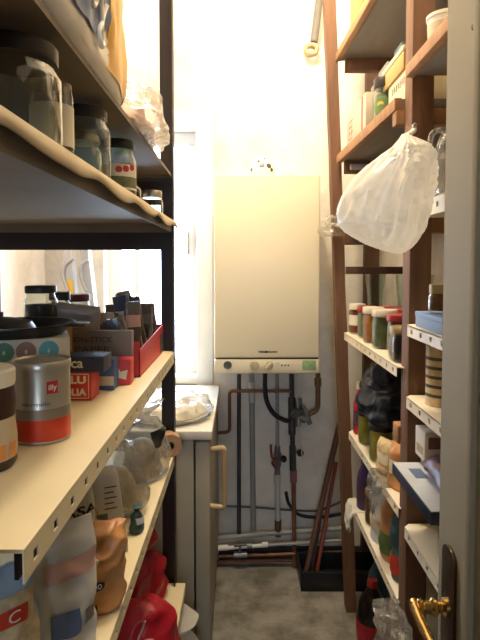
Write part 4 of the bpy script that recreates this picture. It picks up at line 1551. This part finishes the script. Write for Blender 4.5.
# ---------------------------------------------------------------- fourth shelf
z4 = Z4 + .0006
jar('mustard_jar', 'jar of yellow-green paste at the front edge under the black bag', (.432, 1.60, z4), .036, .118, 'lidblack', 'greenyellow', .95, shoulder=.88, neck=.94)
jar('mustard_jar', 'smaller jar of yellow-green paste farther along under the black bag', (.430, 1.765, z4), .032, .116, 'lidblack', 'greenyellow', .95, shoulder=.88, neck=.94)
t = T('black_sack', 'shiny blue-black plastic bag lying on top of the yellow-green jars', 'bag', (.462, 1.665, z4 + .1185), PI / 2)
Pouch(.30, .14, .15, 'lump', 2.4, .04, 1.2, 71, .6).mesh('bag_body', M['greybag'], t)
Pouch(.10, .08, .10, 'gather', 2.4, .03, 1.6, 72, .6).mesh('bag_neck', M['greybag'], t).location = (-.05, .02, .10)
t = T('sauce_bottle', 'narrow red bottle at the far end of the fourth right shelf', 'bottle', (.428, 1.865, z4))
B().lathe([(0, 0), (.022, 0), (.024, .005), (.024, .11), (.013, .15), (.012, .165), (0, .165)], 24).build('bottle_body', M['redbag'], t)
B().lathe([(0, .160), (.0145, .160), (.0145, .185), (0, .185)], 20).build('cap', M['lidwhite'], t)
B().lathe([(.0244, .03), (.0244, .085)], 24, caps=False).build('paper_label', M['purple'], t)
for x, y, hh, mm, lab in ((.43, 1.50, .095, 'pasta', 'tan packet right of the front yellow-green jar'), (.435, 1.40, .12, 'bagorange', 'orange-brown packet beside the front wooden post on the fourth shelf')):
    t = T('food_packet', lab, 'packet', (x, y, z4), -PI / 2 + .5)
    p = Pouch(.075, .05, hh, 'seam', 2.6, .01, 1.8, int(y * 100), .5)
    p.mesh('packet_body', M[mm], t, 44, 22)
    p.patch('paper_label', -.02, .02, hh * .35, hh * .65, M['cream'], t, .003, 10, 8)
# ---------------------------------------------------------------- fifth shelf
z5 = Z5 + .0006
t = T('drink_bottle', 'purple bottle at the far end of the fifth right shelf', 'bottle', (.440, 1.80, z5))
B().lathe([(0, 0), (.033, 0), (.036, .006), (.036, .10), (.032, .125), (.017, .16), (.014, .18), (0, .18)], 28).build('bottle_body', M['violet'], t)
B().lathe([(0, .176), (.0165, .176), (.0165, .198), (0, .198)], 20).build('cap', M['purple'], t)
B().lathe([(.0364, .03), (.0364, .085)], 28, caps=False).build('paper_label', M['purple'], t)
jar('syrup_jar', 'amber jar standing in front of the purple bottle', (.438, 1.685, z5), .033, .115, 'lidgold', 'amber', .9, neck=.9)
t = T('foil_pouch', 'tall silver-grey pouch on the fifth right shelf', 'pouch', (.432, 1.575, z5), -PI / 2 + .5)
p = Pouch(.075, .045, .21, 'seam', 2.6, .012, 1.5, 81, .5)
p.mesh('pouch_body', M['silver'], t)
p.patch('printed_band', -.03, .03, .04, .09, M['cartonwhite'], t, .003, 10, 10)
for x, y, hh, mm, lab, pr in ((.437, 1.475, .20, 'bagorange', 'orange packet with green band standing before the silver-grey pouch', 'labelgreen'), (.437, 1.375, .185, 'bottlegreen', 'dark green packet nearest the front post on the fifth shelf', 'canred')):
    t = T('food_packet', lab, 'packet', (x, y, z5), -PI / 2 + .5)
    p = Pouch(.075, .05, hh, 'seam', 2.6, .012, 1.8, int(y * 100), .5)
    p.mesh('packet_body', M[mm], t, 44, 22)
    p.patch('printed_band', -.03, .03, hh * .12, hh * .42, M[pr], t, .003, 10, 10)
for x, y, r, hh, mm, cap, lab in ((.555, 1.60, .036, .20, 'cola', 'lidgold', 'dark bottle with dull gold cap at the back of the fifth right shelf'), (.550, 1.45, .040, .17, 'herb', 'lidblack', 'mottled green bottle at the back of the fifth shelf near the front post'), (.56, 1.77, .034, .22, 'amber', 'lidred', 'amber bottle with red cap at the back of the fifth right shelf')):
    t = T('sauce_bottle', lab, 'bottle', (x, y, z5))
    B().lathe([(0, 0), (r * .93, 0), (r, .006), (r, hh * .55), (r * .4, hh * .82), (r * .36, hh), (0, hh)], 24).build('bottle_body', M[mm], t)
    B().lathe([(0, hh - .006), (r * .45, hh - .006), (r * .45, hh + .018), (0, hh + .018)], 20).build('cap', M[cap], t)
    B().lathe([(r * 1.01, hh * .15), (r * 1.01, hh * .42)], 24, caps=False).build('paper_label', M['oldlabel'], t)
jar('storage_jar', 'dark jar at the back of the fourth right shelf beside the front post', (.55, 1.46, z4), .040, .14, 'lidblack', 'plum', .9)
# film draped over shelf edges
def drape(name, label, x, y0, y1, z, drop, mat, seed):
    b = B()
    def f(u, v):
        y = y0 + (y1 - y0) * u
        k = v * 2 - .6
        wob = .010 * mnoise.noise(Vector((u * 5, v * 4, seed)))
        if k < 0:
            return Vector((x - k * .10, y, z + .0022 + .004 * abs(mnoise.noise(Vector((u * 7, v * 6, seed))))))
        nar = 1 - .55 * (k / 1.4) ** 1.5
        ym = (y0 + y1) / 2 - .2 * (y1 - y0) * k
        return Vector((x - .006 - .012 * math.sin(min(1, k) * 1.6) + wob, ym + (y - ym) * nar, z + .002 - drop * k / 1.4 * (1 - .15 * math.sin(u * 7))))
    b.grid(f, 22, 22)
    o = b.build(name, M[mat])
    md = o.modifiers.new('thickness', 'SOLIDIFY')
    md.thickness = .0012
    return tag(o, label, 'film')
drape('film_scrap', 'scrap of clear film hanging over the front edge of the fourth right shelf', .388, 1.40, 1.54, Z4, .09, 'film_grey', 3)
drape('film_scrap', 'scrap of white plastic hanging over the far end of the fifth right shelf', .391, 1.76, 1.87, Z5, .075, 'bagwhite', 8)
# ---------------------------------------------------------------- floor under the right rack
t = T('cola_bottle', 'big bottle of cola with red cap and red label on the floor', 'bottle', (.445, 1.735, 0))
B().lathe([(0, .004), (.03, 0), (.048, .008), (.052, .03), (.052, .10), (.0495, .13), (.0535, .19), (.052, .235), (.040, .275), (.020, .312), (.0135, .32), (.0135, .332), (0, .332)], 32).build('bottle_body', M['cola'], t)
B().lathe([(.0530, .10), (.0505, .13), (.0545, .19), (.0543, .215)], 32, caps=False).build('red_label', M['redbag'], t)
B().lathe([(0, .322), (.0165, .322), (.0165, .343), (.015, .345), (0, .345)], 24).build('cap', M['lidred'], t)
t = T('green_bottle', 'dark green bottle on the floor behind the cola bottle', 'bottle', (.50, 1.865, 0))
B().lathe([(0, 0), (.038, 0), (.041, .008), (.041, .25), (.034, .29), (.016, .33), (.0145, .40), (0, .40)], 28).build('bottle_body', M['bottlegreen'], t)
B().lathe([(0, .395), (.0165, .395), (.0165, .425), (0, .425)], 20).build('cap', M['lidgold'], t)
t = T('film_bag', 'clear plastic bag hanging off the near end of the fifth right shelf', 'bag', (.352, 1.20, Z5 - .20), PI / 2)
Pouch(.19, .075, .20, 'gather', 2.2, .03, 1.0, 91, .6).mesh('bag_film', M['film_grey'], t)
b = B()
b.tube(spline([Vector((.02, .0, .19)), Vector((.06, -.028, .2005)), Vector((.095, -.044, .2005))], 6), [.004] * 7 + [.003] * 6, 8)
b.build('handle', M['film_grey'], t)

# ---------------------------------------------------------------- near bay
t = T('white_bucket', 'small white tub on the wooden board at the top right beside the door', 'tub', (.450, 1.185, 1.8578))
B().lathe([(0, 0), (.034, 0), (.038, .078), (.0405, .079), (.0405, .086), (.0375, .086), (.033, .004), (0, .004)], 28).build('tub_body', M['white'], t)
B().lathe([(.0362, .03), (.0380, .066)], 28, caps=False).build('paper_label', M['cartonwhite'], t)
t = T('plastic_jug', 'cloudy plastic jug on the white shelf behind the hanging white bag', 'jug', (.455, 1.135, 1.551))
B().lathe([(0, 0), (.036, 0), (.038, .006), (.038, .10), (.03, .125), (.016, .135), (.016, .145), (0, .145)], 26).build('jug_body', M['film_grey'], t)
B().tube(spline([Vector((-.015, 0, .135)), Vector((-.045, 0, .13)), Vector((-.052, 0, .10)), Vector((-.038, 0, .06))], 6), .006, 10).build('handle', M['film_grey'], t)
t = T('dark_bottle', 'dark brown bottle with pale cap behind the cloudy jug', 'bottle', (.50, 1.19, 1.551))
B().lathe([(0, 0), (.03, 0), (.032, .005), (.032, .14), (.014, .18), (.013, .21), (0, .21)], 24).build('bottle_body', M['nut'], t)
B().lathe([(0, .205), (.016, .205), (.016, .235), (0, .235)], 20).build('cap', M['bagpink'], t)
t = T('blue_box', 'flat light blue box on the upper metal shelf beside the door', 'box', (.44, 1.11, ZN[0] + .0006))
B().box(-.045, .045, -.08, .08, 0, .032, .002).build('carton_body', M['bluebox'], t)
B().box(-.046, .046, -.081, .081, .022, .034, .002).build('lid', M['bluebox'], t)
jar('spice_jar', 'small brown jar standing on the flat blue box', (.425, 1.13, ZN[0] + .0352), .022, .062, 'lidgold', 'amber', .9)
t = T('ribbed_tin', 'tall beige tin with printed lines on the second metal shelf beside the door', 'tin', (.440, 1.15, ZN[1] + .0006))
B().lathe([(0, 0), (.033, 0), (.0335, .003), (.0325, .005), (.0325, .125), (.0335, .127), (.033, .13), (0, .129)], 28).build('tin_body', M['pasta'], t)
b = B()
for i in range(5):
    b.lathe([(.0329, .02 + i * .02), (.0329, .027 + i * .02)], 28, caps=False)
b.build('printed_lines', M['inkgrey'], t)
z9 = ZN[2] + .0006
t = T('silver_box', 'long shiny silver and navy flat box sticking out past the post on the right', 'box', (.392, 1.095, z9))
B().box(-.036, .030, -.125, .125, 0, .026, .0015).build('carton_body', M['silverdark'], t)
B().box(-.0345, .0285, -.1235, .1235, .0256, .0272).build('silver_top', M['silver'], t)
b = B()
b.box(-.012, .016, .03, .085, .0270, .0276)
b.build('printed_panel', M['printblue'], t)
t = T('white_long_box', 'long white box beside the silver box on the right shelf', 'box', (.444, 1.09, z9))
B().box(-.020, .025, -.12, .135, 0, .048, .0015).build('carton_body', M['cartonwhite'], t)
B().box(-.0205, -.019, -.10, .06, .015, .032).build('print_band', M['printblue'], t)
t = T('purple_packet', 'dark purple shiny packet lying on the long white box', 'packet', (.432, 1.055, z9 + .0485), PI / 2)
p = Pouch(.20, .075, .03, 'lump', 3.5, .012, 1.4, 95, .5)
p.mesh('packet_body', M['purple'], t)
t = T('square_carton', 'small white carton with brown print standing on the long white box', 'box', (.440, 1.19, z9 + .0485))
B().box(-.03, .03, -.03, .033, 0, .066, .0015).build('carton_body', M['white'], t)
B().box(-.022, .02, -.0306, -.029, .03, .056).build('print_block', M['brown'], t)
B().box(-.0306, -.029, -.02, .022, .012, .03).build('print_band', M['oldlabel'], t)
jar('storage_jar', 'clear jar of pale grains on the lowest shelf beside the door handle', (.445, 1.08, ZN[3] + .0006), .032, .085, 'lidsilver', 'pasta', .6)

# ---------------------------------------------------------------- white carrier bag hung on the post
YBAG = 1.105
oo = at(402, 200, YBAG)
t = T('carrier_bag', 'full white plastic carrier bag hanging from a nail in the wooden post', 'bag', oo)
rows = [(136, 401, 409), (141, 398, 418), (148, 392, 429), (156, 381, 432.5), (166, 368, 433), (178, 355, 432.5), (190, 346, 431), (202, 341, 429), (213, 339, 426.5), (223, 339.5, 423), (231, 346, 420), (238, 357, 416), (244, 369, 412), (249, 380, 408.5), (252.5, 391, 404), (253.5, 397, 400)]
def bagf(u, v):
    f = v * (len(rows) - 1)
    i = min(int(f), len(rows) - 2)
    k = f - i
    y, l, r = (rows[i][j] * (1 - k) + rows[i + 1][j] * k for j in range(3))
    c = at((l + r) / 2, y, YBAG)
    a = (r - l) / 2 / FPX * YBAG
    th = 2 * PI * u
    dy = min(.085, a * .95 + .006)
    p = Vector((c.x + a * math.cos(th), YBAG + dy * math.sin(th), c.z))
    hang = at(405, 132, YBAG)
    rel = p - hang
    ang_ = math.atan2(rel.x, -rel.z)
    rd = rel.length
    q = Vector((ang_ * 7 + math.cos(th) * .3, th * 1.3 if False else math.sin(th) * 3.0, rd * 5 + 2))
    fold = (1 - 3 * abs(mnoise.noise(q * 1.15))) * .007 + (1 - 3 * abs(mnoise.noise(q * 2.6))) * .004 + mnoise.noise(p * 20) * .004 + (1 - 3 * abs(mnoise.noise(p * 34))) * .0012
    fold *= min(1, a / .05)
    p.y += fold * math.sin(th) * 1.6
    p.x += fold * math.cos(th) * .45
    return p - oo
b = B()
b.grid(bagf, 90, 70, True, 0, True, True)
b.build('bag_body', M['bagwhite'], t, angle=80)
hg = Vector((.4005, YA - .006, at(406, 128, YA).z))
for s_, tw in ((0, .004), (1, -.006)):
    b = B()
    p0 = at(404 + s_ * 4, 143, YBAG + .01) - oo
    pth = spline([p0, at(404 + s_ * 2, 137, YBAG + .05) - oo, hg + Vector((tw * .3, -.004, -.008)) - oo, hg + Vector((0, -.003, .0045)) - oo], 6)
    b.tube(pth, [.0075] * 7 + [.0055] * 6 + [.0045] * 6, 8)
    b.build('handle', M['bagwhite'], t)
nl = T('nail', 'steel nail in the wooden post holding the white carrier bag', 'nail', hg)
B().tube([Vector((0, .012, 0)), Vector((0, -.014, .002))], .0022, 10).build('shank', M['steel'], nl)
B().lathe([(0, 0), (.005, 0), (.004, .002), (0, .0025)], 12, c=(0, -.014, .002), mat=Matrix.Rotation(PI / 2, 4, 'X')).build('head', M['steel'], nl)
# crumpled film caught on the far post
q = at(335, 226, 1.96)
t = T('film_scrap', 'wad of clear film caught on the leaning far post', 'film', (q.x, 2.0, q.z - .035), .3)
Pouch(.085, .075, .07, 'lump', 2.3, .025, 1.8, 97, .7).mesh('film', M['film'], t, 44, 24)

sc = bpy.context.scene
sc.view_settings.view_transform = 'Standard'
sc.view_settings.look = 'None'
sc.view_settings.exposure = 0.45
sc.view_settings.gamma = 1.0
sc.view_settings.use_curve_mapping = False
sc.cycles.use_denoising = True
sc.cycles.max_bounces = 12
sc.cycles.transparent_max_bounces = 24
sc.cycles.diffuse_bounces = 6
sc.cycles.caustics_reflective = False
sc.cycles.caustics_refractive = False
sc.cycles.sample_clamp_indirect = 6.0
